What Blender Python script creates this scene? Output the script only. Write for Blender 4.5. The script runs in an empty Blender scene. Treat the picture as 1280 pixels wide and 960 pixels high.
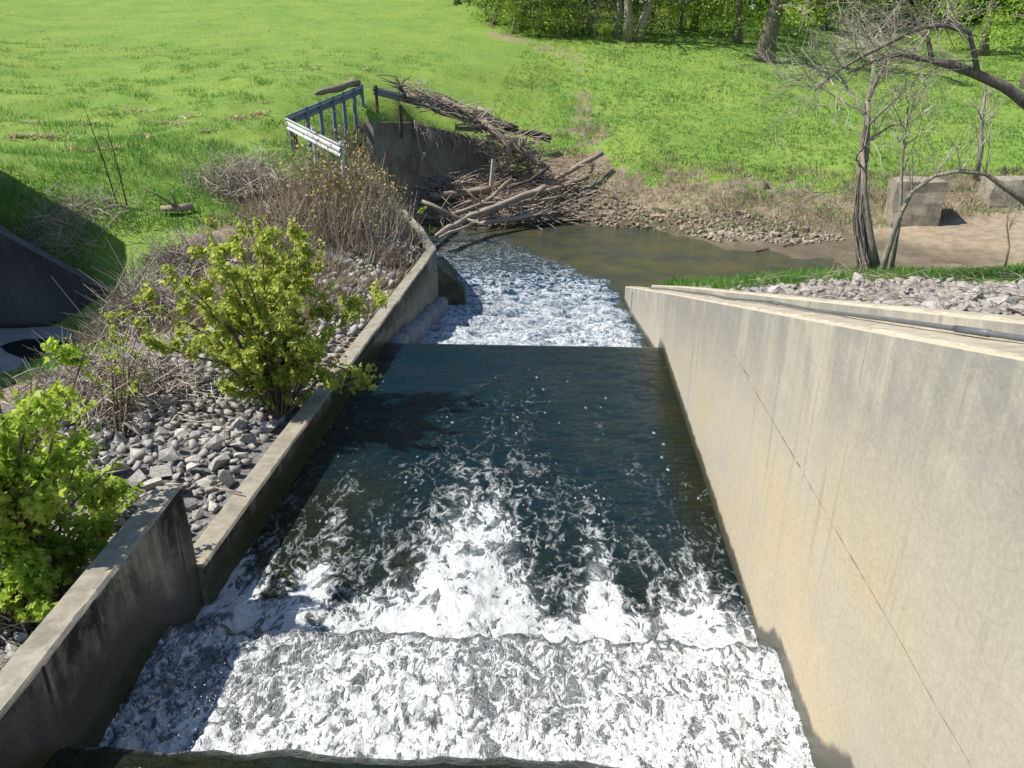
import bpy, bmesh, math, random
import numpy as np
from mathutils import Vector, noise as mnoise

random.seed(7)
RNG = np.random.default_rng(11)
sc = bpy.context.scene
COL = sc.collection
R = math.radians

# ------------------------------------------------------------------ camera
H = 4.0                      # eye height above the pool
FPX = 930.0
TH = math.atan(390 / 930)
cd = bpy.data.cameras.new("camera")
cd.sensor_width = 36.0
cd.lens = FPX / 1280 * 36.0
cd.clip_start = 0.05
cd.clip_end = 3000
cam = bpy.data.objects.new("camera", cd)
COL.objects.link(cam)
cam.location = (0, 0, H)
cam.rotation_euler = (R(90) - TH, 0, 0)
sc.camera = cam

# ------------------------------------------------------------------ light
SUN_FROM = Vector((-0.85, -0.12, 1.13)).normalized()
SUN_EL = math.asin(SUN_FROM.z)
w = bpy.data.worlds.new("World")
sc.world = w
w.use_nodes = True
wn = w.node_tree.nodes
wl = w.node_tree.links
for n in list(wn):
    wn.remove(n)
sky = wn.new("ShaderNodeTexSky")
sky.sky_type = 'NISHITA'
sky.sun_disc = False
sky.sun_elevation = SUN_EL
sky.sun_rotation = math.atan2(SUN_FROM.x, SUN_FROM.y)
sky.altitude = 100
sky.air_density = 1.0
sky.dust_density = 0.25
sky.ozone_density = 2.5
bg = wn.new("ShaderNodeBackground")
bg.inputs["Strength"].default_value = 0.10
wo = wn.new("ShaderNodeOutputWorld")
wl.new(sky.outputs[0], bg.inputs[0])
wl.new(bg.outputs[0], wo.inputs[0])
sd = bpy.data.lights.new("sun", 'SUN')
sd.energy = 4.8
sd.angle = R(0.53)
sd.color = (1.0, 0.95, 0.86)
sun = bpy.data.objects.new("sun", sd)
COL.objects.link(sun)
sun.rotation_euler = SUN_FROM.to_track_quat('Z', 'Y').to_euler()
sun.location = (-20, -3, 30)
sc.view_settings.view_transform = 'Standard'
sc.view_settings.look = 'None'
sc.view_settings.exposure = 0.55
sc.view_settings.gamma = 1.0
sc.cycles.max_bounces = 5
sc.cycles.diffuse_bounces = 2
sc.cycles.glossy_bounces = 3
sc.cycles.transmission_bounces = 4
sc.cycles.transparent_max_bounces = 6
sc.cycles.use_denoising = True
sc.cycles.caustics_reflective = False
sc.cycles.caustics_refractive = False

# ------------------------------------------------------------------ helpers
CT, ST = math.cos(TH), math.sin(TH)


def ray(px, py):
    u = (px - 640) / FPX
    v = (480 - py) / FPX
    return (u, CT + v * ST, -ST + v * CT)


def atz(px, py, z):
    d = ray(px, py)
    t = (z - H) / d[2]
    return Vector((d[0] * t, d[1] * t, z))


def atY(px, py, Y):
    d = ray(px, py)
    t = Y / d[1]
    return Vector((d[0] * t, Y, H + d[2] * t))


def _hash(ix, iy, seed):
    h = (ix * 374761393 + iy * 668265263 + seed * 1442695041) & 0xFFFFFFFF
    h = ((h ^ (h >> 13)) * 1274126177) & 0xFFFFFFFF
    return ((h ^ (h >> 16)) & 0xFFFF) / 65535.0


def vnoise(x, y, seed=0):
    x = np.asarray(x, float)
    y = np.asarray(y, float)
    ix = np.floor(x).astype(np.int64)
    iy = np.floor(y).astype(np.int64)
    fx = x - ix
    fy = y - iy
    fx = fx * fx * fx * (fx * (fx * 6 - 15) + 10)
    fy = fy * fy * fy * (fy * (fy * 6 - 15) + 10)
    a = _hash(ix, iy, seed)
    b = _hash(ix + 1, iy, seed)
    c = _hash(ix, iy + 1, seed)
    d = _hash(ix + 1, iy + 1, seed)
    return (a * (1 - fx) + b * fx) * (1 - fy) + (c * (1 - fx) + d * fx) * fy


def fbm(x, y, oct=4, seed=0, gain=0.5):
    s = 0
    a = 1.0
    t = 0
    for i in range(oct):
        s = s + a * vnoise(x * 2 ** i + 17.3 * i, y * 2 ** i - 9.1 * i, seed + i)
        t += a
        a *= gain
    return s / t


def sstep(a, b, x):
    t = np.clip((np.asarray(x, float) - a) / (b - a), 0, 1)
    return t * t * (3 - 2 * t)


def obj(name, mesh, parent=None):
    o = bpy.data.objects.new(name, mesh)
    COL.objects.link(o)
    if parent is not None:
        o.parent = parent
    return o


def tag(o, label=None, cat=None, group=None, kind=None):
    if label:
        o["label"] = label
    if cat:
        o["category"] = cat
    if group:
        o["group"] = group
    if kind:
        o["kind"] = kind
    return o


def empty(name, loc=(0, 0, 0), rz=0):
    o = bpy.data.objects.new(name, None)
    COL.objects.link(o)
    o.location = loc
    o.rotation_euler = (0, 0, rz)
    return o


def np_mesh(name, V, F, mat, smooth=False, attrs=None):
    """V (n,3); F (m,3|4) uniform faces"""
    V = np.asarray(V, np.float32)
    F = np.asarray(F, np.int32)
    me = bpy.data.meshes.new(name)
    k = F.shape[1]
    me.vertices.add(len(V))
    me.vertices.foreach_set("co", V.ravel())
    me.loops.add(F.size)
    me.loops.foreach_set("vertex_index", F.ravel())
    me.polygons.add(len(F))
    me.polygons.foreach_set("loop_start", np.arange(0, F.size, k, dtype=np.int32))
    me.update(calc_edges=True)
    me.validate()
    if smooth:
        me.polygons.foreach_set("use_smooth", np.ones(len(me.polygons), bool))
    for an, av in (attrs or {}).items():
        at = me.attributes.new(an, 'FLOAT', 'POINT')
        at.data.foreach_set("value", np.asarray(av, np.float32))
    if mat:
        me.materials.append(mat)
    return me


class MB:
    """collects tubes, boxes and prisms; build() links one mesh object"""

    def __init__(s):
        s.v = []
        s.f = []

    def tube(s, pts, rad, n=6, cap=True, wob=0.0):
        pts = [Vector(p) for p in pts]
        m = len(pts)
        if not hasattr(rad, '__len__'):
            rad = [rad] * m
        base = len(s.v)
        up = Vector((0, 0, 1))
        pa = None
        for i, p in enumerate(pts):
            t = (pts[min(i + 1, m - 1)] - pts[max(i - 1, 0)])
            if t.length < 1e-9:
                t = Vector((0, 0, 1))
            t.normalize()
            if pa is None:
                a = t.cross(up)
                if a.length < 0.1:
                    a = t.cross(Vector((1, 0, 0)))
            else:
                a = pa - t * pa.dot(t)
            a.normalize()
            pa = a
            b = t.cross(a)
            for k in range(n):
                an = 2 * math.pi * k / n
                r = rad[i]
                if wob:
                    r *= 1 + wob * (mnoise.noise(Vector((p.x * 3 + k * 1.7, p.y * 3, p.z * 3 + i * .6))))
                s.v.append(p + (a * math.cos(an) + b * math.sin(an)) * r)
        for i in range(m - 1):
            for k in range(n):
                k2 = (k + 1) % n
                s.f.append((base + i * n + k, base + i * n + k2, base + (i + 1) * n + k2, base + (i + 1) * n + k))
        if cap:
            s.f.append(tuple(base + k for k in range(n))[::-1])
            s.f.append(tuple(base + (m - 1) * n + k for k in range(n)))
        return s

    def box(s, c, dx, dy, dz, rz=0.0, taper=0.0):
        c = Vector(c)
        base = len(s.v)
        cr, sr = math.cos(rz), math.sin(rz)
        for zz in (-1, 1):
            q = 1 - taper * (zz > 0)
            for xx, yy in ((-1, -1), (1, -1), (1, 1), (-1, 1)):
                x, y = xx * dx / 2 * q, yy * dy / 2 * q
                s.v.append(c + Vector((x * cr - y * sr, x * sr + y * cr, zz * dz / 2)))
        b = base
        s.f += [(b, b + 3, b + 2, b + 1), (b + 4, b + 5, b + 6, b + 7)]
        for k in range(4):
            k2 = (k + 1) % 4
            s.f.append((b + k, b + k2, b + 4 + k2, b + 4 + k))
        return s

    def mesh(s, name, mat, smooth=False):
        me = bpy.data.meshes.new(name)
        me.from_pydata([tuple(v) for v in s.v], [], s.f)
        if mat:
            me.materials.append(mat)
        if smooth:
            me.polygons.foreach_set("use_smooth", np.ones(len(me.polygons), bool))
        me.update()
        return me

    def build(s, name, mat, parent=None, smooth=False):
        return obj(name, s.mesh(name, mat, smooth), parent)


# ------------------------------------------------------------------ materials
class NT:
    def __init__(s, name):
        s.m = bpy.data.materials.new(name)
        s.m.use_nodes = True
        s.t = s.m.node_tree
        s.t.nodes.clear()
        s.out = s.n("ShaderNodeOutputMaterial")
        s.p = s.n("ShaderNodeBsdfPrincipled")
        s.t.links.new(s.p.outputs[0], s.out.inputs[0])
        s.co = s.n("ShaderNodeTexCoord").outputs["Object"]

    def n(s, t, **kw):
        nd = s.t.nodes.new(t)
        for k, v in kw.items():
            setattr(nd, k, v)
        return nd

    def put(s, inp, v):
        if hasattr(v, "default_value") or isinstance(v, bpy.types.NodeSocket):
            s.t.links.new(v, inp)
        else:
            if isinstance(v, (tuple, list)) and len(v) == 3 and inp.type == 'RGBA':
                v = (*v, 1)
            inp.default_value = v

    def coords(s, scale=(1, 1, 1), geo=False):
        mp = s.n("ShaderNodeMapping")
        mp.inputs["Scale"].default_value = scale
        if geo:
            s.t.links.new(s.n("ShaderNodeNewGeometry").outputs["Position"], mp.inputs[0])
        else:
            s.t.links.new(s.co, mp.inputs[0])
        return mp.outputs[0]

    def noise(s, scale=5, detail=4, rough=.55, dist=0.0, co=None):
        nd = s.n("ShaderNodeTexNoise")
        nd.inputs["Scale"].default_value = scale
        nd.inputs["Detail"].default_value = detail
        nd.inputs["Roughness"].default_value = rough
        nd.inputs["Distortion"].default_value = dist
        s.t.links.new(co if co is not None else s.co, nd.inputs["Vector"])
        return nd.outputs["Fac"]

    def voro(s, scale=5, co=None, feature='F1'):
        nd = s.n("ShaderNodeTexVoronoi")
        nd.feature = feature
        nd.inputs["Scale"].default_value = scale
        s.t.links.new(co if co is not None else s.co, nd.inputs["Vector"])
        return nd.outputs["Distance"]

    def math(s, op, a, b=0.0, c=0.0):
        nd = s.n("ShaderNodeMath", operation=op)
        s.put(nd.inputs[0], a)
        s.put(nd.inputs[1], b)
        if op in ('MULTIPLY_ADD',):
            s.put(nd.inputs[2], c)
        return nd.outputs[0]

    def ss(s, v, a, b, lo=0.0, hi=1.0):
        nd = s.n("ShaderNodeMapRange")
        nd.interpolation_type = 'SMOOTHSTEP'
        s.put(nd.inputs[0], v)
        s.put(nd.inputs[1], a)
        s.put(nd.inputs[2], b)
        s.put(nd.inputs[3], lo)
        s.put(nd.inputs[4], hi)
        return nd.outputs[0]

    def mix(s, f, a, b, mode='MIX'):
        nd = s.n("ShaderNodeMix", data_type='RGBA', blend_type=mode)
        s.put(nd.inputs[0], f)
        s.put(nd.inputs[6], a)
        s.put(nd.inputs[7], b)
        return nd.outputs[2]

    def attr(s, name):
        nd = s.n("ShaderNodeAttribute")
        nd.attribute_name = name
        return nd.outputs["Fac"]

    def rnd(s):
        return s.n("ShaderNodeObjectInfo").outputs["Random"]

    def bump(s, h, strength=.3, dist=.02):
        nd = s.n("ShaderNodeBump")
        nd.inputs["Strength"].default_value = strength
        nd.inputs["Distance"].default_value = dist
        s.put(nd.inputs["Height"], h)
        s.t.links.new(nd.outputs[0], s.p.inputs["Normal"])
        return nd.outputs[0]

    def fin(s, col, rough=.8, spec=None):
        s.put(s.p.inputs["Base Color"], col)
        s.put(s.p.inputs["Roughness"], rough)
        if spec is not None:
            s.p.inputs["Specular IOR Level"].default_value = spec
        return s.m


def simple(name, c1, c2, scale=6, rough=.8, bump=.3, stretch=(1, 1, 1), vary=0.0, bdist=.01):
    t = NT(name)
    co = t.coords(stretch)
    nz = t.noise(scale, 6, .65, 0.3, co)
    col = t.mix(t.ss(nz, .3, .7), c1, c2)
    if vary:
        h = t.n("ShaderNodeHueSaturation")
        t.put(h.inputs["Value"], t.math('MULTIPLY_ADD', t.rnd(), vary, 1 - vary / 2))
        t.put(h.inputs["Color"], col)
        col = h.outputs[0]
    if bump:
        t.bump(t.noise(scale * 3, 5, .6, 0, co), bump, bdist)
    return t.fin(col, rough, .3)


def concrete(name, base, yellow, grime, topd=.9, wet=.12, streak=1.0, algae=.06):
    """weathered concrete; point attributes: up = metres below the top edge, low = metres above the waterline"""
    t = NT(name)
    up = t.attr("up")
    low = t.attr("low")
    big = t.noise(.9, 5, .6, .4)
    st = t.noise(2.2, 5, .65, .3, t.coords((2.6, 2.6, .14)))
    st2 = t.noise(5.0, 4, .6, .2, t.coords((2.0, 2.0, .10)))
    fine = t.noise(38, 4, .65)
    mid = t.noise(6, 6, .7, .5)
    col = t.mix(t.math('MULTIPLY', t.ss(big, .36, .66), t.ss(up, .15, topd * 1.3, .15, 1)), base, yellow)
    col = t.mix(t.math('MULTIPLY', t.ss(mid, .45, .75), .35), col, (base[0] * 1.2, base[1] * 1.19, base[2] * 1.16))
    g1 = t.ss(up, topd, 0.0)
    blo = t.noise(1.3, 5, .6, .8)
    g = t.math('MULTIPLY', g1, t.math('MULTIPLY', t.ss(t.math('MULTIPLY_ADD', blo, .8, t.math('MULTIPLY', st, .6)), .48, .76), t.ss(mid, .3, .55, .6, 1)))
    g = t.math('MAXIMUM', g, t.math('MULTIPLY', t.ss(up, topd * 2.2, 0.1), t.ss(st2, .53, .72)))
    g = t.math('MULTIPLY', g, streak)
    col = t.mix(t.math('MULTIPLY', g, .85), col, grime)
    tf = t.ss(up, 4.0, 5.0)
    col = t.mix(tf, col, t.mix(t.ss(mid, .36, .68), (base[0] * 1.15, base[1] * 1.13, base[2] * 1.08), (base[0] * .72, base[1] * .70, base[2] * .66)))
    pit = t.ss(t.voro(26), .10, .03)
    pit = t.math('MULTIPLY', pit, t.ss(t.noise(3.1, 3), .5, .62))
    col = t.mix(t.math('MULTIPLY', pit, .55), col, (base[0] * .35, base[1] * .35, base[2] * .35))
    wl_ = t.math('ADD', low, t.math('MULTIPLY', t.math('SUBTRACT', mid, .5), -wet * .9))
    wetf = t.ss(wl_, wet * 1.15, wet * .7)
    col = t.mix(t.math('MULTIPLY', wetf, .88), col, (.045, .042, .034))
    al = t.ss(t.math('ADD', low, t.math('MULTIPLY', t.math('SUBTRACT', big, .5), .15)), algae * 1.6, algae * .4)
    col = t.mix(t.math('MULTIPLY', al, .7), col, (.03, .042, .012))
    col = t.mix(.25, col, t.mix(fine, (.0, .0, .0), (1, 1, 1)), 'OVERLAY')
    t.bump(t.math('ADD', t.math('MULTIPLY', fine, .5), mid), .35, .012)
    t.put(t.p.inputs["Roughness"], t.ss(wetf, 0, 1, .88, .35))
    t.put(t.p.inputs["Base Color"], col)
    t.p.inputs["Specular IOR Level"].default_value = .3
    return t.m


M = {}
M['wall_tan'] = concrete('weathered_tan_concrete', (.43, .385, .305), (.465, .385, .255), (.225, .22, .205), 1.2, .16, .95)  # tan base, yellower patches, grey grime below the top edge
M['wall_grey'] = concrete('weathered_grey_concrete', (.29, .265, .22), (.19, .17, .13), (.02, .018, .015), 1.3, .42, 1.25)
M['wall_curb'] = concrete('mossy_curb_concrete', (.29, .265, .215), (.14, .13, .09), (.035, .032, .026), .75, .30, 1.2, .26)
M['wall_dark'] = concrete('shaded_stained_concrete', (.10, .10, .10), (.13, .125, .12), (.03, .03, .032), 1.2, .12, 1.0)  # low base colour carries the wing wall's shade; grime streaks on top
M['wall_pit'] = concrete('silty_headwall_concrete', (.21, .19, .155), (.25, .22, .17), (.08, .07, .055), .9, .1, .9)
M['bag'] = simple('cement_bag', (.16, .165, .17), (.26, .265, .265), 5, .8, .4, vary=.3)
M['moss'] = simple('mossy_concrete', (.06, .065, .03), (.17, .165, .125), 3, .9, .4)
M['block'] = simple('rough_block_concrete', (.17, .15, .115), (.34, .30, .23), 2.6, .9, .5, bdist=.03)
M['apron'] = simple('apron_concrete', (.30, .30, .29), (.40, .39, .37), 2.5, .8, .2)
M['pipe'] = simple('grey_conduit_plastic', (.09, .10, .11), (.13, .14, .15), 8, .45, .05)
M['joint'] = simple('dark_joint_filler', (.13, .115, .09), (.30, .27, .22), 9, .9, .2)
M['steel'] = simple('shaded_galvanised_steel', (.13, .17, .21), (.21, .25, .29), 5, .5, .08)  # shaded rails: same steel as the white one, shade put into the colour
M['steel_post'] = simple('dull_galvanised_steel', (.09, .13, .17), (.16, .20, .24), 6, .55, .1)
M['steel_white'] = simple('sunlit_galvanised_steel', (.48, .49, .50), (.60, .61, .61), 4, .5, .05)  # sunlit copy of the rail steel, sunshine put into the colour
M['rust_post'] = simple('rusty_post_steel', (.06, .04, .03), (.12, .08, .06), 12, .8, .3)
M['stone'] = simple('grey_limestone', (.29, .27, .245), (.53, .50, .455), 4, .9, .6, vary=.8, bdist=.02)
M['stone_pale'] = simple('pale_limestone', (.25, .225, .20), (.43, .40, .365), 6, .9, .5, vary=.6, bdist=.02)
M['stone_tan'] = simple('tan_creek_stone', (.24, .205, .15), (.38, .33, .26), 6, .9, .5, vary=.7, bdist=.02)
M['wood_pale'] = simple('bleached_driftwood', (.23, .185, .14), (.47, .40, .32), 7, .85, .5, (4, 4, 1), .4)
M['wood_tan'] = simple('tan_driftwood', (.15, .115, .08), (.36, .29, .215), 7, .85, .5, (4, 4, 1), .4)
M['wood_dark'] = simple('wet_dark_wood', (.045, .035, .027), (.10, .08, .06), 6, .85, .6, (3, 3, 3), .3)
M['twig'] = simple('tangled_twigs', (.24, .195, .155), (.44, .37, .30), 3, .9, 0)
M['bark'] = simple('grey_bark', (.20, .17, .13), (.43, .375, .30), 7, .9, .8, (4, 4, .8), .2, .03)
M['bark_dark'] = simple('dark_bark', (.085, .072, .058), (.22, .19, .15), 6, .9, .8, (4, 4, .8), .2, .03)
M['twig_grey'] = simple('bare_grey_twigs', (.26, .22, .17), (.44, .39, .31), 3, .85, 0)
M['stem_green'] = simple('brown_sapling_stem', (.10, .07, .045), (.17, .12, .08), 6, .8, .1)
M['dry_tan'] = simple('dry_tan_stalks', (.28, .22, .155), (.44, .37, .27), 1.5, .9, 0)
M['dry_grey'] = simple('dry_grey_bramble', (.27, .225, .185), (.46, .395, .33), 1.5, .9, 0)
M['dry_rust'] = simple('rust_seed_heads', (.28, .22, .07), (.40, .31, .10), 2, .9, 0)
M['blue'] = simple('blue_plastic', (.03, .15, .55), (.05, .22, .65), 5, .4, 0)
M['dark_hole'] = simple('shaded_pipe_mouth', (.01, .01, .01), (.02, .02, .018), 5, .8, 0)  # near-black colour stands for the shade inside the capped pipe


def leafmat(name, c1, c2, c3, trans=.35, scale=1.2):
    t = NT(name)
    tint = t.attr("tint")
    nz = t.noise(scale, 3)
    col = t.mix(t.ss(nz, .35, .65), c1, c2)
    col = t.mix(t.ss(tint, .72, 1.0), col, c3)
    h = t.n("ShaderNodeHueSaturation")
    t.put(h.inputs["Value"], t.math('MULTIPLY_ADD', tint, .5, .82))
    t.put(h.inputs["Color"], col)
    col = h.outputs[0]
    t.put(t.p.inputs["Base Color"], col)
    t.p.inputs["Roughness"].default_value = .5
    t.p.inputs["Specular IOR Level"].default_value = .35
    tr = t.n("ShaderNodeBsdfTranslucent")
    t.put(tr.inputs[0], col)
    mx = t.n("ShaderNodeMixShader")
    mx.inputs[0].default_value = trans
    t.t.links.new(t.p.outputs[0], mx.inputs[1])
    t.t.links.new(tr.outputs[0], mx.inputs[2])
    t.t.links.new(mx.outputs[0], t.out.inputs[0])
    return t.m


M['maple'] = leafmat('young_maple_leaves', (.37, .45, .07), (.50, .55, .11), (.60, .47, .21), .58, 2.5)
M['maple_front'] = leafmat('bright_maple_leaves', (.32, .48, .055), (.47, .57, .08), (.54, .45, .18), .58, 2.5)
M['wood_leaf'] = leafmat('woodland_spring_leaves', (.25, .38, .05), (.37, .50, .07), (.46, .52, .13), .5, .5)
M['wood_leaf2'] = leafmat('woodland_shaded_leaves', (.06, .10, .025), (.11, .17, .035), (.2, .25, .07), .4, .5)  # leaf colour darkened to paint the shady gaps in the wood
M['grass_blade'] = leafmat('grass_blades', (.17, .265, .05), (.265, .35, .08), (.40, .41, .16), .5, .6)
M['grass_rank'] = leafmat('rank_bank_grass', (.15, .31, .06), (.22, .38, .08), (.32, .40, .14), .5, .8)
M['grass_flat'] = leafmat('meadow_blades', (.155, .285, .07), (.21, .34, .09), (.33, .39, .16), .5, .35)
M['straw'] = leafmat('cut_straw', (.40, .33, .18), (.50, .42, .25), (.55, .48, .3), .2, 1)
M['dry_blade'] = leafmat('dead_bank_grass', (.26, .205, .14), (.37, .30, .21), (.45, .38, .28), .25, 1)


def terrain_mat():
    t = NT('meadow_and_bank_soil')
    d, gr, sa, wet = t.attr("dirt"), t.attr("gravel"), t.attr("sand"), t.attr("wet")
    n1 = t.noise(.35, 5, .6, .3)
    n2 = t.noise(3.0, 5, .65)
    n3 = t.noise(14, 4, .7)
    stc = t.coords((.5, 2.2, 1))
    n4 = t.noise(.8, 4, .6, .5, stc)
    g = t.mix(t.ss(n1, .35, .65), (.15, .25, .045), (.205, .295, .055))
    g = t.mix(t.math('MULTIPLY', t.ss(n4, .5, .75), .5), g, (.25, .31, .06))
    g = t.mix(t.math('MULTIPLY', t.ss(n3, .45, .75), .45), g, (.09, .17, .018))
    s1 = t.mix(t.ss(n2, .35, .65), (.19, .145, .10), (.30, .24, .17))
    s1 = t.mix(t.math('MULTIPLY', t.ss(n3, .5, .7), .5), s1, (.12, .09, .06))
    s2 = t.mix(t.ss(n2, .3, .7), (.23, .18, .125), (.35, .285, .20))
    s3 = t.mix(t.ss(n3, .35, .65), (.12, .115, .11), (.22, .21, .20))
    nd = t.math('MULTIPLY', t.math('SUBTRACT', n2, .5), .9)
    col = t.mix(t.ss(t.math('ADD', d, nd), .35, .6), g, s1)
    col = t.mix(t.ss(t.math('ADD', sa, nd), .35, .6), col, s2)
    col = t.mix(t.ss(t.math('ADD', gr, nd), .3, .6), col, s3)
    col = t.mix(t.math('MULTIPLY', wet, .75), col, (.075, .06, .04))
    t.bump(t.math('ADD', n3, n2), .6, .06)
    return t.fin(col, .92, .2)


M['terrain'] = terrain_mat()


def water_mat(name, deep, shal, foamcol, scale, rip_scale, kind):
    t = NT(name)
    den = t.attr("foam")
    sh = t.attr("shallow")
    if kind == 'pool':
        cof = t.coords((1.25, .8, 1))
    else:
        cof = t.coords((1, 1, 1))
    wv = t.n("ShaderNodeTexNoise")
    wv.inputs["Scale"].default_value = scale * .5
    wv.inputs["Detail"].default_value = 3
    t.t.links.new(cof, wv.inputs["Vector"])
    vadd = t.n("ShaderNodeVectorMath", operation='MULTIPLY_ADD')
    t.t.links.new(wv.outputs["Color"], vadd.inputs[0])
    vadd.inputs[1].default_value = (.5 / scale * 2.2,) * 3
    t.t.links.new(cof, vadd.inputs[2])
    cw = vadd.outputs[0]
    wv2 = t.n("ShaderNodeTexNoise")
    wv2.inputs["Scale"].default_value = scale * 1.6
    wv2.inputs["Detail"].default_value = 2
    t.t.links.new(cof, wv2.inputs["Vector"])
    va2 = t.n("ShaderNodeVectorMath", operation='MULTIPLY_ADD')
    t.t.links.new(wv2.outputs["Color"], va2.inputs[0])
    va2.inputs[1].default_value = (.62 / scale,) * 3
    t.t.links.new(cof, va2.inputs[2])
    cw2 = va2.outputs[0]
    lv = t.attr("lvl")
    def pattern(sc_, co):
        nA = t.noise(sc_, 3, .5, .6, co)
        nC = t.noise(sc_ * 2.3, 3, .55, .8, co)
        nB = t.noise(sc_ * 7, 4, .65, .5, co)
        r1 = t.math('MULTIPLY_ADD', t.math('ABSOLUTE', t.math('MULTIPLY_ADD', nA, 2.0, -1.0)), -2.9, 1.0)
        r2 = t.math('MULTIPLY_ADD', t.math('ABSOLUTE', t.math('MULTIPLY_ADD', nC, 2.0, -1.0)), -2.9, 1.0)
        p = t.math('ADD', t.math('MULTIPLY', r1, .55), t.math('MULTIPLY', r2, .45))
        p = t.math('ADD', p, t.math('MULTIPLY', t.math('SUBTRACT', nB, .5), .50))
        return p, nB
    p1, nB = pattern(scale, cw)
    p2, nB2 = pattern(scale * 2.0, cw2)
    pn = t.math('ADD', t.math('MULTIPLY', p1, t.math('SUBTRACT', 1.0, lv)), t.math('MULTIPLY', p2, lv))
    thr = t.math('SUBTRACT', t.math('ADD', pn, den), 1.0)
    f = t.ss(thr, -.16, t.math('MULTIPLY_ADD', lv, .22, .42))
    f2 = t.ss(thr, -.75, .10, 0, .45)          # thin veil of bubbles round the foam
    f = t.math('MAXIMUM', f, t.math('MULTIPLY', f2, t.ss(den, .3, .75)))
    f = t.math('MULTIPLY', f, t.ss(den, .02, .12))
    # drifting flecks of foam
    fk = t.n("ShaderNodeTexVoronoi")
    fk.inputs["Scale"].default_value = 9
    t.t.links.new(t.coords((1.5, .75, 1)), fk.inputs["Vector"])
    sx = t.n("ShaderNodeSeparateColor")
    t.t.links.new(fk.outputs["Color"], sx.inputs[0])
    fleck = t.math('MULTIPLY', t.ss(t.math('ADD', fk.outputs["Distance"], t.math('MULTIPLY', t.math('SUBTRACT', nB, .5), .5)), t.math('MULTIPLY_ADD', sx.outputs[0], .34, .02), 0.0), t.math('LESS_THAN', sx.outputs[1], t.attr("fleck")))
    f = t.math('MAXIMUM', f, t.ss(fleck, .05, .4))
    col = t.mix(sh, deep, shal)
    big = t.noise(1.1, 4, .6)
    col = t.mix(t.math('MULTIPLY', t.ss(big, .35, .7), .5), col, (deep[0] * .5, deep[1] * .6, deep[2] * .6))
    fc = t.mix(t.ss(t.math('ADD', t.math('MULTIPLY', thr, .55), t.math('MULTIPLY_ADD', nB2, .9, -.1)), .05, .85), foamcol, (.60, .615, .62))
    colf = t.mix(f, col, fc)
    rip = t.noise(rip_scale, 5, .65, .9, t.coords((1, 1.9, 1)))
    rip2 = t.noise(rip_scale * 3.1, 3, .6, .3, t.coords((1, 1.5, 1)))
    hgt = t.math('ADD', t.math('MULTIPLY', rip, .7), t.math('MULTIPLY', rip2, .3))
    hgt = t.math('MULTIPLY', hgt, t.math('MULTIPLY_ADD', f, -.88, 1.0))
    hgt = t.math('ADD', hgt, t.math('MULTIPLY', f, t.math('MULTIPLY_ADD', nB, .13, .06)))
    t.bump(hgt, 1.0 if kind == 'pool' else .55, .13 if kind == 'pool' else .06)
    t.p.inputs['Specular IOR Level'].default_value = .55
    t.put(t.p.inputs["Roughness"], t.ss(f, .1, .6, .06, .55))
    t.p.inputs["IOR"].default_value = 1.33
    t.put(t.p.inputs["Base Color"], colf)
    return t.m


M['pool'] = water_mat('spillway_water', (.002, .020, .033), (.022, .024, .007), (.25, .29, .31), 3.6, 7, 'pool')
M['creek'] = water_mat('creek_water', (.006, .034, .065), (.088, .078, .024), (.17, .23, .31), 4.2, 5, 'creek')
M['puddle'] = water_mat('dark_puddle', (.012, .013, .016), (.012, .013, .016), (.5, .5, .5), 4, 6, 'creek')

# ------------------------------------------------------------------ channel layout
def xL(y):
    return -2.80 + .07 * y


def xR(y):
    y = np.asarray(y, float)
    a = 1.526 + .0745 * y
    b = 2.308 + (2.66 - 2.308) * (y - 10.5) / 6.5
    return np.where(y < 10.5, a, b)


def wall_top_R(y):
    return 1.08 + .257 * (10.3 - y)


CREEK_Z = -1.2

# ------------------------------------------------------------------ terrain height
CP = []


def cY(px, py, Y):
    CP.append(tuple(atY(px, py, Y)))


def cZ(px, py, z):
    CP.append(tuple(atz(px, py, z)))


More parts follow.
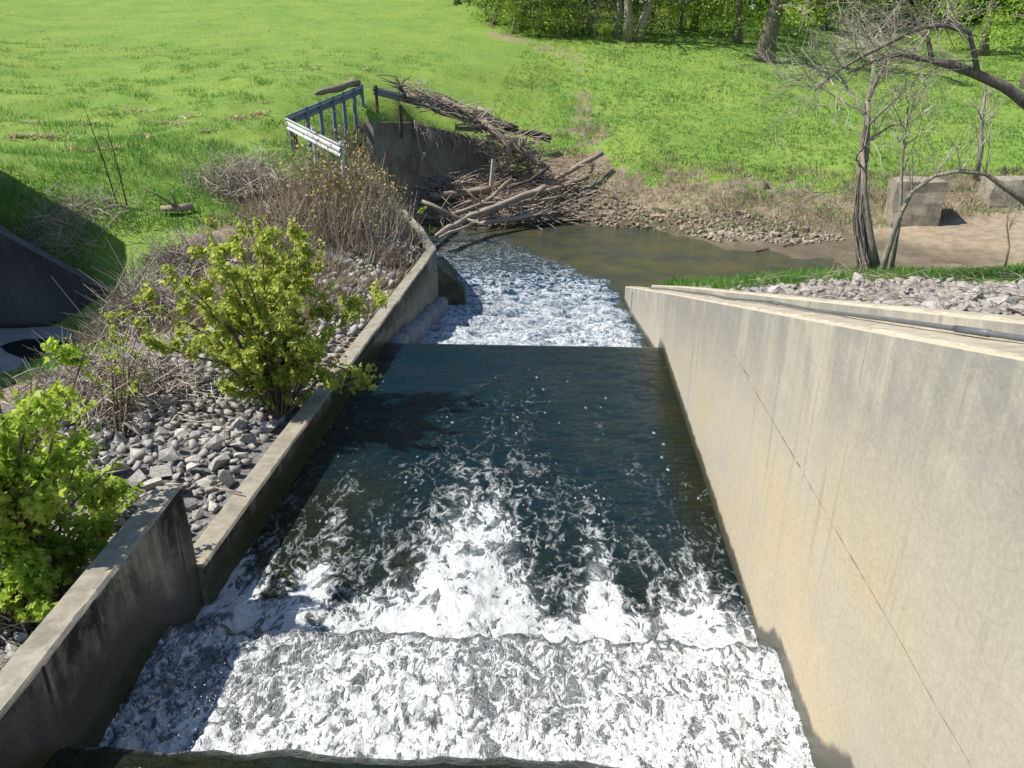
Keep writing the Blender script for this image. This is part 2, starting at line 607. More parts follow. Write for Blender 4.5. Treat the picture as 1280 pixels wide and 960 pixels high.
for a in [(0, 0, 58), (300, 0, 60), (560, 0, 62), (0, 50, 42), (300, 50, 44), (560, 50, 47), (0, 100, 30), (200, 100, 31),
          (400, 92, 32), (560, 90, 36), (600, 110, 35), (700, 110, 38), (0, 150, 22), (200, 150, 23), (330, 150, 24),
          (0, 190, 18), (200, 190, 19), (300, 190, 20.5), (0, 225, 15.2), (150, 215, 17), (250, 215, 18.5),
          (370, 180, 22), (450, 130, 28), (500, 132, 29.3), (475, 152, 27.2), (440, 150, 26.5), (400, 190, 20),
          (425, 222, 17.5), (300, 250, 16.5), (350, 300, 14.5), (430, 300, 16), (500, 290, 18.2), (460, 350, 14),
          (400, 400, 11.5), (300, 350, 12.5), (200, 340, 13), (120, 325, 13.9), (60, 290, 14.0),
          (440, 180, 24.6), (455, 205, 24.6), (482, 256, 25.2), (500, 280, 24.6), (510, 268, 27), (560, 272, 27), (530, 258, 28.3), (560, 255, 28.7),
          (600, 252, 28.8), (640, 246, 29.2), (640, 262, 28), (700, 250, 28.6), (560, 150, 31.6), (520, 146, 31), (640, 172, 31.2), (640, 200, 30.2), (680, 195, 30.5),
          (760, 180, 31), (740, 140, 35), (735, 100, 40), (650, 60, 47), (800, 150, 33.5), (800, 200, 29.5), (800, 240, 28.7),
          (900, 230, 28), (900, 200, 30), (900, 150, 34), (900, 100, 40), (950, 75, 45), (1050, 200, 29.5), (1050, 250, 27),
          (1000, 285, 25.8), (1100, 150, 34.5), (1100, 100, 42), (1100, 60, 55), (1250, 150, 34), (1250, 100, 42), (1250, 60, 55),
          (1290, 200, 29.5), (1250, 232, 28), (1150, 225, 28), (1250, 280, 25), (1150, 285, 25), (1080, 295, 25), (1280, 325, 21), (1150, 325, 21.5),
          (1100, 342, 17.5), (1200, 346, 16.5), (1290, 343, 16.5), (900, 359, 15.5), (1000, 371, 13), (1150, 378, 11),
          (1290, 405, 8), (1290, 365, 13), (1150, 356, 14.5), (840, 362, 16.5), (800, 30, 56), (1000, 30, 58), (1280, 20, 70)]:
    cY(*a)
for a in [(250, 520, .36), (320, 560, .33), (230, 650, .25), (180, 560, .42), (120, 600, .45), (60, 720, .5), (0, 800, .5),
          (100, 500, .40), (150, 460, .42), (200, 430, .48), (250, 400, .52), (0, 413, -.34), (60, 413, -.34), (0, 460, -.34), (50, 455, -.3),
          (100, 425, -.28), (700, 279, CREEK_Z), (590, 286, CREEK_Z), (800, 287, CREEK_Z), (900, 308, CREEK_Z), (1050, 334, CREEK_Z), (1000, 322, CREEK_Z)]:
    cZ(*a)
for px, py in [(620, 305), (690, 305), (780, 315), (850, 325), (900, 338), (980, 338), (660, 330), (600, 300), (750, 345)]:
    p = atz(px, py, CREEK_Z)
    CP.append((p.x, p.y, -1.75))
CP += [(-2.9, 5, .3), (-2.7, 8, .3), (-2.5, 11, .28), (-2.2, 14, .28), (-1.95, 16.2, .28), (-2.7, 19, .28), (-3.4, 21.5, .25),
       (-1.0, 16.7, -1.8), (0, 16, -1.9), (1.5, 16.4, -1.8), (-1.1, 15, -1.7), (2.2, 16.6, -1.7), (-1.3, 17.6, -1.9), (2.3, 17.5, -1.8), (-1.4, 19, -1.7), (0, 19, -1.7), (-2.4, 22.5, -1.5), (1.5, 18.5, -1.7), (2.7, 18.2, -1.7), (4.5, 18.8, -1.7), (6.5, 19.3, -1.6),
       (3.6, 16.4, -.55), (5.2, 16.8, -.55), (7, 17.0, -.45), (3.2, 10, .75), (2.9, 6, 1.7), (3.0, 3, 2.5), (6, 4, 2.4), (10, 6, 2.2), (14, 12, 1.4), (16, 18, -.2),
       (15, 22, -1.0), (13, 26, -.7), (-3, 2.8, .45), (-3.2, 1, .5), (-6, 2, .6), (-9, 5, .3), (-9, 8.5, -.3), (-13, 8, -.34), (-13, 12, -.34),
       (-12, 14.4, 2.4), (-16, 15, 3.2), (-22, 16, 4), (-30, 30, 6.5), (-45, 60, 12), (-30, 90, 15), (0, 90, 11), (40, 90, 9),
       (50, 50, 5), (40, 25, 1.5), (30, 15, 1), (-80, 60, 18), (-150, 200, 26), (0, 220, 20), (150, 220, 16), (120, 40, 6), (400, 500, 25), (-400, 500, 35), (0, 600, 30),
       (-400, -50, 20), (400, -50, 5), (-30, 0, 3), (30, 0, 4)]
CP = np.array(CP)
_n = len(CP)
_A = np.zeros((_n + 3, _n + 3))
_D = np.hypot(CP[:, None, 0] - CP[None, :, 0], CP[:, None, 1] - CP[None, :, 1])
_A[:_n, :_n] = -_D + np.eye(_n) * -.12
_A[:_n, _n] = 1
_A[:_n, _n + 1] = CP[:, 0]
_A[:_n, _n + 2] = CP[:, 1]
_A[_n:, :_n] = _A[:_n, _n:].T
_W = np.linalg.solve(_A, np.concatenate([CP[:, 2], [0, 0, 0]]))


def height0(x, y):
    x = np.asarray(x, float)
    y = np.asarray(y, float)
    shp = x.shape
    x = x.ravel()
    y = y.ravel()
    out = np.empty(len(x))
    for i in range(0, len(x), 20000):
        a, b = x[i:i + 20000], y[i:i + 20000]
        out[i:i + 20000] = -np.hypot(a[:, None] - CP[None, :, 0], b[:, None] - CP[None, :, 1]) @ _W[:_n] + _W[_n] + _W[_n + 1] * a + _W[_n + 2] * b
    return out.reshape(shp)


def rough(x, y):
    near = sstep(60, 20, y)
    return ((fbm(x * .9, y * .9, 4, 5) - .5) * .22 * near + (fbm(x * .25, y * .25, 3, 9) - .5) * .35 * sstep(16, 24, y) * (1 - .6 * sstep(24, 40, y))
            + (fbm(x * 3.1, y * 3.1, 3, 12) - .5) * .07 * near)


def height(x, y):
    return height0(x, y) + rough(np.asarray(x, float), np.asarray(y, float))


def h1(x, y):
    return float(height(np.array([x]), np.array([y]))[0])


_YS = np.concatenate([np.arange(2.5, 32, .1), np.arange(32, 110, .4)])


def hit(px, py, y0=2.5):
    d = np.array(ray(px, py))
    t = _YS / d[1]
    z = H + d[2] * t
    x = d[0] * t
    g = height(x, _YS)
    ok = (g >= z) & (_YS >= y0)
    i = int(np.argmax(ok)) if ok.any() else len(_YS) - 1
    return Vector((x[i], _YS[i], g[i]))


def poly_sdf(poly, x, y):
    """>0 inside, metres"""
    P = np.array([(p[0], p[1]) for p in poly], float)
    d = np.full(x.shape, 1e9)
    ins = np.zeros(x.shape, bool)
    m = len(P)
    for i in range(m):
        a, b = P[i], P[(i + 1) % m]
        e = b - a
        t = np.clip(((x - a[0]) * e[0] + (y - a[1]) * e[1]) / (e @ e + 1e-12), 0, 1)
        d = np.minimum(d, np.hypot(x - a[0] - t * e[0], y - a[1] - t * e[1]))
        c = ((a[1] > y) != (b[1] > y))
        with np.errstate(divide='ignore', invalid='ignore'):
            xi = a[0] + (y - a[1]) * (b[0] - a[0]) / (b[1] - a[1] if b[1] != a[1] else 1e-12)
        ins ^= c & (x < xi)
    return np.where(ins, d, -d)


def hp(pts, y0=2.5):
    return [hit(px, py, y0) for px, py in pts]


POLY_BANK = [Vector((-2, 24, 0))] + hp([(500, 262), (540, 238), (610, 234), (665, 200), (700, 190), (765, 182), (775, 215), (850, 240), (950, 255), (1050, 262), (1105, 250), (1200, 225), (1290, 215)], 24) + \
    [Vector((22, 28, 0)), Vector((20, 19, 0)), Vector((9, 18.6, 0)), Vector((2.8, 17.6, 0)), Vector((-1.5, 17.2, 0))]
POLY_SAND = hp([(810, 298), (880, 292), (960, 296), (1040, 302), (1110, 275), (1180, 268), (1290, 266)], 22) + [Vector((20, 25, 0)), Vector((18, 19.5, 0)), Vector((10, 19.3, 0)), Vector((8, 22, 0))]
POLY_BRUSH = hp([(690, 208), (740, 222), (800, 212), (900, 216), (1000, 222), (1060, 228), (1110, 232), (1200, 222), (1290, 218), (1290, 250), (1190, 258), (1100, 272), (1000, 284), (880, 282), (790, 275), (720, 255)], 22)
POLY_PIT = hp([(415, 172), (445, 150), (475, 150), (520, 152), (640, 186), (640, 235), (560, 275), (500, 275), (455, 225)], 15)
POLY_PATH = hp([(722, 98), (744, 98), (742, 140), (768, 182), (700, 195), (716, 150)], 25)
POLY_PATH2 = hp([(588, 2), (600, 0), (626, 40), (720, 62), (745, 98), (722, 100), (690, 68), (612, 46)], 25)
POLY_BERM = [Vector((-2, 1, 0)), Vector((-1.2, 16.5, 0)), Vector((-2.8, 23.2, 0))] + hp([(470, 225), (400, 215), (330, 245), (250, 290), (190, 330), (150, 372)], 12) + \
    [Vector((-7.5, 12.6, 0)), Vector((-7.2, 10.5, 0)), Vector((-8.5, 8, 0)), Vector((-10, 4, 0)), Vector((-10, 0, 0))]
POLY_RGRAV = [Vector((2.2, 0, 0)), Vector((2.6, 16.2, 0))] + hp([(900, 357), (1000, 353), (1080, 352), (1180, 354), (1295, 356)], 8) + [Vector((16, 10, 0)), Vector((16, 0, 0))]


def covers(x, y):
    nz = (fbm(x * 1.3, y * 1.3, 4, 31) - .5) * 1.6
    nz2 = (fbm(x * 4, y * 4, 3, 37) - .5) * .5
    soft = lambda P, s=.35: sstep(-s, s, poly_sdf(P, x, y) + nz * s * 2 + nz2 * s)
    dirt = soft(POLY_BANK, .55)
    dirt = np.maximum(dirt, soft(POLY_PIT, .3))
    dirt = np.maximum(dirt, soft(POLY_BRUSH, .8) * .6)
    dirt = np.maximum(dirt, soft(POLY_PATH, .5) * .52)
    dirt = np.maximum(dirt, soft(POLY_PATH2, .8) * .5)
    berm = soft(POLY_BERM, .4)
    dirt = np.maximum(dirt, berm)
    sand = soft(POLY_SAND, .5)
    grav = np.maximum(soft(POLY_RGRAV, .25), berm * sstep(-7.2, -5.0, x) * sstep(.3, .55, fbm(x * .8, y * .8, 3, 51) + .25 * sstep(9, 6, y)))
    return dirt, grav, sand


def build_terrain():
    def axis(lo, hi, st, far):
        a = list(np.arange(lo, hi + 1e-6, st))
        s = st
        v = a[-1]
        right = []
        while v < far[1]:
            s *= 1.16
            v += s
            right.append(v)
        s = st
        v = lo
        left = []
        while v > far[0]:
            s *= 1.16
            v -= s
            left.append(v)
        return np.array(left[::-1] + a + right)
    xs = axis(-13, 16, .16, (-450, 450))
    ys = np.concatenate([axis(1.5, 33, .16, (-60, 34.0))])
    v, s = ys[-1], .17
    ext = []
    while v < 650:
        s *= 1.05
        v += s
        ext.append(v)
    ys = np.concatenate([ys, ext])
    X, Y = np.meshgrid(xs, ys)
    Z = height(X, Y)
    nx, ny = len(xs), len(ys)
    dirt, grav, sand = covers(X, Y)
    wet = sstep(CREEK_Z + .30, CREEK_Z + .02, Z) * sstep(16, 18, Y) * (Y < 32)
    idx = np.arange(nx * ny).reshape(ny, nx)
    F = np.stack([idx[:-1, :-1], idx[:-1, 1:], idx[1:, 1:], idx[1:, :-1]], -1).reshape(-1, 4)
    cx = (X[:-1, :-1] + X[1:, 1:]).ravel() / 2
    cy = (Y[:-1, :-1] + Y[1:, 1:]).ravel() / 2
    inside = (cy < 17.0) & (cx > np.minimum(xL(cy), np.where(cy < 4.9, -2.5, 99)) - .12) & (cx < xR(cy) + .2)
    F = F[~inside]
    me = np_mesh('ground', np.stack([X, Y, Z], -1).reshape(-1, 3), F, M['terrain'], True,
                 dict(dirt=dirt.ravel(), gravel=grav.ravel(), sand=sand.ravel(), wet=wet.ravel()))
    tag(obj('ground', me), 'green meadow and muddy creek bank', kind='structure')


build_terrain()

# ------------------------------------------------------------------ water
def grid_mesh(name, X, Y, Z, mat, attrs, keep=None):
    ny, nx = X.shape
    idx = np.arange(nx * ny).reshape(ny, nx)
    F = np.stack([idx[:-1, :-1], idx[:-1, 1:], idx[1:, 1:], idx[1:, :-1]], -1).reshape(-1, 4)
    if keep is not None:
        F = F[keep.reshape(-1)]
    return np_mesh(name, np.stack([X, Y, Z], -1).reshape(-1, 3), F, mat, True, {k: v.ravel() for k, v in attrs.items()})


def spillway():
    # (distance, height) profile down the steps
    prof = [(0.3, .66), (2.70, .615), (2.84, .60), (2.92, .56), (2.97, .47), (3.03, .33), (3.13, .285), (3.6, .29), (4.02, .30), (4.14, .285),
            (4.22, .23), (4.28, .10), (4.32, .015), (4.45, .03), (4.7, .02), (5.5, .005), (8, 0), (11.08, 0), (11.17, -.012), (11.21, -.06), (11.25, -.2), (11.28, -.34)]
    py_, pz_ = np.array(prof).T
    S = np.concatenate([np.arange(.3, 2.8, .1), np.arange(2.8, 4.7, .0105), np.arange(4.7, 7.5, .022), np.arange(7.5, 11.0, .05), np.arange(11.0, 11.285, .012)])
    U = np.linspace(0, 1, 300)
    u, s = np.meshgrid(U, S)
    yy = s.copy()
    a = np.where(s < 4.9, np.minimum(xL(s), -2.5), xL(s)) - .02
    b = xR(s) + .02
    x = a + (b - a) * u
    skew = -.048 * x
    # scalloped crest: the lips wander a little
    lip1 = (fbm(x * 3.2, x * 0 + 3, 3, 71) - .5) * .09
    lip2 = (fbm(x * 4.5, x * 0 + 8, 4, 72) - .5) * .16 + (1 - np.abs(2 * vnoise(x * 6.5, x * 0 + 4, 73) - 1)) * .07
    k1 = np.exp(-((s - 2.92) / .13) ** 2)
    k2 = np.exp(-((s - 4.2) / .16) ** 2)
    yy = s + skew + lip1 * k1 + lip2 * k2
    z = np.interp(s, py_, pz_)
    l1 = sstep(3.0, 3.1, s) * sstep(4.25, 4.1, s)
    churn = fbm(x * 6, s * 6, 5, 80, .6) - .5
    rid = 1 - np.abs(2 * fbm(x * 9, s * 9, 4, 84, .55) - 1)
    z += l1 * (churn * .10 + (rid - .7) * .05)
    pl = sstep(4.25, 4.4, s) * sstep(6.6, 4.6, s)
    cen = np.exp(-((x + .42 - .05 * (s - 4.4)) / (.34 + .05 * (s - 4.4) * (s > 4.4))) ** 2)
    z += pl * ((fbm(x * 3.5, s * 3, 5, 90) - .5) * (.12 + .12 * cen) + cen * .05 * sstep(6, 4.6, s))
    z += sstep(4.4, 5, s) * (fbm(x * 2.2, s * 3.6, 4, 95) - .5) * .022 * sstep(11.15, 10.6, s)
    z += k1 * (fbm(x * 5, x * 0 + 1, 3, 66) - .5) * .03 + k2 * (fbm(x * 7, s * 7, 4, 67) - .5) * .07
    # foam density
    f = np.zeros_like(x)
    f = np.maximum(f, sstep(2.86, 2.93, s) * sstep(3.09, 2.99, s) * .62)
    f1 = .86 + .20 * (fbm(x * 1.1, s * 1.1, 3, 101) - .5) * 2 + .14 * sstep(3.9, 3.2, s)
    f1 += .10 * np.exp(-((x + .42) / .16) ** 2) - .10 * np.exp(-((x + .2) / .13) ** 2) - .06 * np.exp(-((x + 1.2) / .3) ** 2) * sstep(3.7, 4.1, s)
    f = np.maximum(f, f1 * sstep(2.99, 3.07, s) * sstep(4.2, 4.1, s))
    f = np.maximum(f, .60 * sstep(4.08, 4.16, s) * sstep(4.34, 4.26, s))
    fing = vnoise(x * 3.7 + .5 * fbm(x * 3, s * 1.2, 3, 111), s * .18 + 2, 110) * .7 + .3 * fbm(x * 7, s * .5, 3, 113)
    sh_ = s - (fing - .5) * 1.7 - .25 * (fbm(x * 2, s * 2, 3, 115) - .5)
    f2 = np.interp(sh_, [4.3, 4.62, 4.85, 5.15, 5.5, 5.95, 6.7, 8.3, 10.3], [1.05, .92, .66, .42, .29, .19, .10, .05, .0])
    cc = np.clip(cen * 1.15, 0, 1)
    fc2 = np.interp(s + .5 * (fbm(x * 3, s * 2, 3, 117) - .5), [4.3, 5.2, 5.7, 6.25, 6.8, 7.5, 8.8, 10.4], [1.1, .92, .70, .50, .33, .20, .14, 0])
    f2 = f2 * (1 - cc) + np.maximum(f2, fc2) * cc
    f2 = np.maximum(f2, np.interp(s - .5 * (fing - .5), [4.3, 4.62, 4.9, 5.2], [1.1, .88, .5, 0]))
    fl = fbm(x * 2.4 + .3 * np.sin(s), s * .5, 4, 120)
    f2 = f2 + .34 * (fl - .5) * sstep(5.2, 6.2, s) * sstep(10.5, 8, s)
    f = np.maximum(f, f2 * sstep(4.28, 4.36, s) * sstep(11.1, 10.5, s))
    shal = np.clip(sstep(.55, .12, xR(s) - x) * sstep(5.0, 6.5, s) + .9 * sstep(2.9, .2, x - xL(s)) * sstep(9.2, 5.5, s) * sstep(.25, .75, fbm(x * 1.6, s * 1.1, 4, 133) + .1) + .4 * sstep(6.5, 5, s), 0, 1)
    shal = np.maximum(shal, sstep(3.05, 2.9, s) * (.5 + .5 * fbm(x * 5, s * .6, 3, 140)))
    shal = np.maximum(shal, l1 * .6)
    me = grid_mesh('spillway_water', x, yy, z, M['pool'], dict(foam=np.clip(f, 0, 1), shallow=shal, lvl=sstep(4.4, 4.15, s), fleck=np.clip(sstep(4.6, 5.5, s) * (.09 + .34 * sstep(.42, .65, fl)) * sstep(11.0, 7.5, s), 0, 1)))
    tag(obj('spillway_water', me), 'foaming water stepping down the spillway pools', kind='structure')


spillway()


def creek():
    xs = np.arange(-4.0, 14, .045)
    ys = np.concatenate([np.arange(11.26, 21, .045), np.arange(21, 29.6, .08)])
    X, Y = np.meshgrid(xs, ys)
    ramp = np.interp(Y, [11.2, 11.5, 13, 15, 17, 18.5, 20, 40], [-.30, -.36, -.56, -.86, -1.08, CREEK_Z + .02, CREEK_Z, CREEK_Z])
    ramp = np.where(X > xR(np.minimum(Y, 17)) + .05 + 0 * Y, np.minimum(ramp, CREEK_Z), ramp)
    rb = 2.55 - .50 * np.maximum(Y - 19.4, 0)
    inr = sstep(.25, -.35, X - np.where(Y < 17.5, xR(Y), np.minimum(rb, 2.8)) + (fbm(X * 2, Y * 2, 3, 210) - .5) * .7)
    act = inr * np.interp(Y, [11.2, 17, 19, 21, 24, 27], [1, 1, .8, .45, .25, .1])
    bumps = 1 - np.abs(2 * fbm(X * 1.7, Y * 3.2 + .5 * np.sin(X * 3), 4, 220, .45) - 1)
    steps = .05 * np.sin(Y * 4.3 + 1.6 * fbm(X * .9, Y * .5, 3, 222) * 6)
    Z = ramp + act * ((bumps - .72) * .17 + steps * .8 + (fbm(X * 5, Y * 6, 3, 230) - .5) * .06)
    Z += (1 - act) * (fbm(X * 1.6, Y * 2.6, 3, 240) - .5) * .025
    foam = inr * np.interp(Y, [11.2, 12, 15.5, 17.2, 18.8, 20.5, 23, 26, 28], [.70, .68, .64, .56, .44, .30, .20, .12, .0]) + act * (bumps - .72) * .5
    foam += .12 * (fbm(X * .7, Y * .7, 3, 250) - .5)
    foam *= sstep(0, .3, inr)
    shal = np.clip(1 - act * 1.4, 0, 1) * (.55 + .45 * fbm(X * .6, Y * 1.5, 3, 260))
    cx = (X[:-1, :-1] + X[1:, 1:]) / 2
    cy = (Y[:-1, :-1] + Y[1:, 1:]) / 2
    keep = ((cy > 16.9) | (cx < xR(cy) + .06)) & ((cy > 16.6) | (cx > xL(cy) - .06)) & ((cy > 22.5) | (cx > -1.75 - .25 * np.maximum(cy - 16.4, 0)))
    me = grid_mesh('creek_water', X, Y, Z, M['creek'], dict(foam=np.clip(foam, 0, 1), shallow=shal, lvl=sstep(20, 14, Y), fleck=0 * X), keep)
    tag(obj('creek_water', me), 'white rapids running out into a greenish brown creek', kind='structure')


creek()

def spray():
    rg_ = np.random.default_rng(404)
    n = 2600
    x = rg_.uniform(-2.35, 1.75, n)
    k = rg_.random(n)
    near = k < .55
    s_ = np.where(near, 4.25 + rg_.gamma(2.0, .11, n), 3.05 + rg_.gamma(2.0, .16, n))
    z = np.where(near, .02 + rg_.gamma(1.6, .05, n), .33 + rg_.gamma(1.5, .03, n)) * 1.0
    r_ = rg_.uniform(.002, .0065, n)
    T = np.array([(1, 0, -.5), (-.5, .87, -.5), (-.5, -.87, -.5), (0, 0, 1), (0, 0, -1.1)])
    TF = np.array([(0, 1, 3), (1, 2, 3), (2, 0, 3), (1, 0, 4), (2, 1, 4), (0, 2, 4)])
    C_ = np.column_stack([x, s_ - .042 * x, z])
    V = C_[:, None, :] + T[None] * r_[:, None, None]
    F = TF[None] + (np.arange(n) * 5)[:, None, None]
    m_ = NT('water_droplets').fin((.72, .74, .76), .3, .5)
    tag(obj('spray', np_mesh('spray', V.reshape(-1, 3), F.reshape(-1, 3), m_, True)), 'fine drops of spray leaping above the two near lips', kind='stuff')


spray()

# concrete steps under the water
st = MB()
st.box((-.4, 1.5, .05), 4.6, 2.8, .9)
st.box((-.3, 3.5, -.15), 4.4, 1.3, .7)
st.box((0, 7.7, -1.0), 4.6, 6.9, .9)
st.box((.1, 10.9, -.5), 4.6, .5, .86)
tag(st.build('spillway_floor', M['wall_dark']), 'stepped concrete floor beneath the spillway water', kind='structure')


# ------------------------------------------------------------------ walls
def wall(name, path, thick, ztop, zbot, water, mat, side=1, res=.12, rows=10, parent=None, wob=.006, chamf=.02):
    """prism along a polyline of its front face; the back lies `thick` to the left (side=1) or right (side=-1)"""
    pts = []
    for i in range(len(path) - 1):
        a, b = Vector((*path[i], 0)), Vector((*path[i + 1], 0))
        k = max(1, int((b - a).length / res))
        pts += [a.lerp(b, j / k) for j in range(k)]
    pts.append(Vector((*path[-1], 0)))
    V, UP, LO = [], [], []
    n = len(pts)
    for i, p in enumerate(pts):
        t = pts[min(i + 1, n - 1)] - pts[max(i - 1, 0)]
        t.normalize()
        nb = Vector((-t.y, t.x, 0)) * side
        zt, zb, wz = ztop(p.x, p.y), zbot(p.x, p.y), water(p.x, p.y)
        nz = lambda q: wob * mnoise.noise(Vector((p.x * 2.3, p.y * 2.3, q * 2.3)))
        loop = []
        for r in range(rows + 1):
            q = zb + (zt - chamf - zb) * r / rows
            loop.append((p + nb * nz(q), q))
        e = .008 * mnoise.noise(Vector((p.x * 6, p.y * 6, 4)))
        loop.append((p + nb * (chamf + abs(e)), zt + e))
        loop.append((p + nb * (thick - chamf), zt + e * .5))
        loop.append((p + nb * thick, zt - chamf))
        loop.append((p + nb * thick, zb))
        for q, z in loop:
            V.append((q.x, q.y, z))
            UP.append(max(zt - z, 0) if q is not loop[-4][0] and q is not loop[-3][0] else 9.0)
            LO.append(max(z - wz, 0) if UP[-1] < 8 else 9.0)
    m = rows + 5
    F = []
    for i in range(n - 1):
        for k in range(m):
            k2 = (k + 1) % m
            f = (i * m + k, i * m + k2, (i + 1) * m + k2, (i + 1) * m + k)
            F.append(f if side == 1 else f[::-1])
    me = bpy.data.meshes.new(name)
    c0 = tuple(range(m))
    c1 = tuple((n - 1) * m + k for k in range(m))
    F += [c0[::-1], c1] if side == 1 else [c0, c1[::-1]]
    me.from_pydata(V, [], F)
    me.materials.append(mat)
    for an, av in (("up", UP), ("low", LO)):
        at = me.attributes.new(an, 'FLOAT', 'POINT')
        at.data.foreach_set("value", np.array(av, np.float32))
    me.update()
    bm = bmesh.new()
    bm.from_mesh(me)
    bmesh.ops.recalc_face_normals(bm, faces=bm.faces)
    bm.to_mesh(me)
    bm.free()
    return obj(name, me, parent)


def spill_z(y):
    return float(np.interp(y, [2.8, 3.15, 4.1, 4.4], [.62, .3, .3, 0])) if y < 11.2 else float(np.interp(y, [11.2, 13, 15, 17, 18], [-.3, -.56, -.86, -1.08, -1.2]))


yR = [.2, 2, 4, 6, 8, 10.5, 13, 15, 17]
pR = [(float(xR(y)), y) for y in yR]
rw = wall('training_wall', pR, .37, lambda x, y: wall_top_R(y), lambda x, y: -2.2 if y > 11 else -.9, lambda x, y: spill_z(y), M['wall_tan'], -1, .15, 26)
tag(rw, 'tall tan concrete training wall along the right side of the spillway', 'wall')
pP = [(float(xR(y)) + .36, y) for y in (.2, 4, 8, 10.5, 13, 15.2)]
pa = wall('parapet', pP, .2, lambda x, y: wall_top_R(y) + .085 - .03 * max(0, (y - 12) / 3.2), lambda x, y: wall_top_R(y) - .6, lambda x, y: -9, M['wall_tan'], -1, .2, 6, parent=rw)
# construction joint and cracks in the face
def strip(path, wd, parent, name='joint'):
    mb = MB()
    mb.tube(path, wd, 5)
    return mb.build(name, M['joint'], parent)


jp = []
for i in range(70):
    y = 1.2 + i * .078
    if wall_top_R(y) < 1.7 or y > 6.45:
        break
    jp.append((float(xR(y)) - .001, y, 1.675 + .018 * mnoise.noise(Vector((y * 2, 0, 0))) + .006 * mnoise.noise(Vector((y * 9, 3, 0)))))
strip([p for p in jp if p[1] > 4.1], .0055, rw)
strip([p for p in jp if p[1] < 4.1], .0032, rw)
strip([(float(xR(y)) + .003, y, z + .02 * mnoise.noise(Vector((y * 4, z * 5, 2)))) for y, z in zip(np.linspace(7.6, 6.3, 14), np.linspace(1.62, 1.42, 14))], .004, rw, 'crack')
strip([(float(xR(15.4)) - .001, 15.4 + .05 * mnoise.noise(Vector((0, z * 4, 2))), z) for z in np.linspace(-.32, -.95, 8)], .018, rw, 'crack')
# conduit lying on the ledge
cp = []
for y in np.linspace(.3, 14.6, 60):
    cp.append((float(xR(y)) + .27 + .02 * math.sin(y * 1.3) + .012 * math.sin(y * 3.1) - .08 * max(0, (y - 11) / 4), y, wall_top_R(y) + .020 + .006 * math.sin(y * 2.2)))
pb = MB()
pb.tube(cp, .0125, 10)
pipe = pb.build('conduit', M['pipe'], None, True)
tag(pipe, 'grey plastic conduit lying along the ledge of the training wall', 'pipe')
for y in (3.1, 6.2, 9.3):
    i = int((y - .3) / 14.3 * 59)
    MB().tube([cp[i], cp[i + 1]], .0165, 10).build('coupling', M['pipe'], pipe, True)

bf = wall('baffle_wall', [(-2.46, .4), (-2.49, 4.87)], .205, lambda x, y: 1.125, lambda x, y: -.5, lambda x, y: spill_z(y) + .1, M['wall_grey'], 1, .12, 22)
tag(bf, 'short tall grey concrete wall with black streaks at the lower left of the spillway', 'wall')
cw_path = [(xL(4.86) + .02, 4.86)] + [(xL(y), y) for y in (7, 9, 11.2, 13, 15)] + [(-1.68, 16.45), (-2.3, 19.2), (-3.15, 22.2)]
cw = wall('curb_wall', cw_path, .225, lambda x, y: .395 - .02 * max(0, y - 16), lambda x, y: -2.0, lambda x, y: spill_z(y) + .0, M['wall_curb'], 1, .14, 16)
tag(cw, 'low mossy concrete curb wall along the left side of the pool', 'wall')
# buttress toe at the end of the curb
tb = MB()
b0 = len(tb.v)
for (x, z) in ((-1.75, -.12), (-1.62, -.2), (-1.12, -.62), (-1.08, -1.9), (-1.75, -1.9)):
    tb.v.append(Vector((x, 16.75 + .1 * (x + 1.7), z)))
for (x, z) in ((-1.75, -.12), (-1.62, -.2), (-1.12, -.62), (-1.08, -1.9), (-1.75, -1.9)):
    tb.v.append(Vector((x + .02, 17.0 + .1 * (x + 1.7), z)))
tb.f += [(0, 1, 2, 3, 4), (9, 8, 7, 6, 5)] + [(k, (k + 5), (k + 1) % 5 + 5, (k + 1) % 5) for k in range(5)]
tb.build('toe_buttress', M['moss'], cw)


def bag_mesh(seed):
    rr = random.Random(seed)
    bm = bmesh.new()
    bmesh.ops.create_icosphere(bm, subdivisions=2, radius=1)
    for v in bm.verts:
        c = v.co
        for k in range(3):
            c[k] = math.copysign(abs(c[k]) ** .6, c[k])
        c += Vector((1, 1, 1)) * .12 * mnoise.noise(c * 1.3 + Vector((seed, 0, 0)))
    me = bpy.data.meshes.new('concrete_bag')
    bm.to_mesh(me)
    bm.free()
    me.materials.append(M['bag'])
    me.polygons.foreach_set("use_smooth", np.ones(len(me.polygons), bool))
    return me


for i in range(7):
    y = 11.75 + i * .72
    o = obj('concrete_bag', bag_mesh(i), cw)
    o.location = (xL(y) + .03, y, spill_z(y) + .07)
    o.scale = (.20, .40, .27 + .04 * math.sin(i * 2))
    o.rotation_euler = (random.uniform(-.1, .1), .15, -.07)

# left outlet: wing wall, apron, puddle and an unseen wall added to shade them
wp0, wp1 = atY(-140, 222, 12.7), atY(0, 290, 12.8)
wp2 = atY(150, 372, 13.3)
def wing_top(x, y):
    return float(np.interp(x, [-14, wp0.x, wp1.x, wp2.x], [wp0.z + .6, wp0.z, wp1.z, wp2.z]))
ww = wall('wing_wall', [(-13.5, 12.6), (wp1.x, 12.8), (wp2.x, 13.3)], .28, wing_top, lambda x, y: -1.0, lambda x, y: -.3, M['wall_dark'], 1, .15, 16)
tag(ww, 'dark shaded concrete wing wall sloping down at the left edge', 'wall')
ap = MB()
ap.v += [Vector(p) for p in ((-16, 8.8, -.27), (-8.2, 9.4, -.27), (-6.9, 11.2, -.27), (-6.8, 13.35, -.27), (-16, 12.9, -.27))]
ap.v += [Vector((p.x, p.y, -.6)) for p in ap.v[:5]]
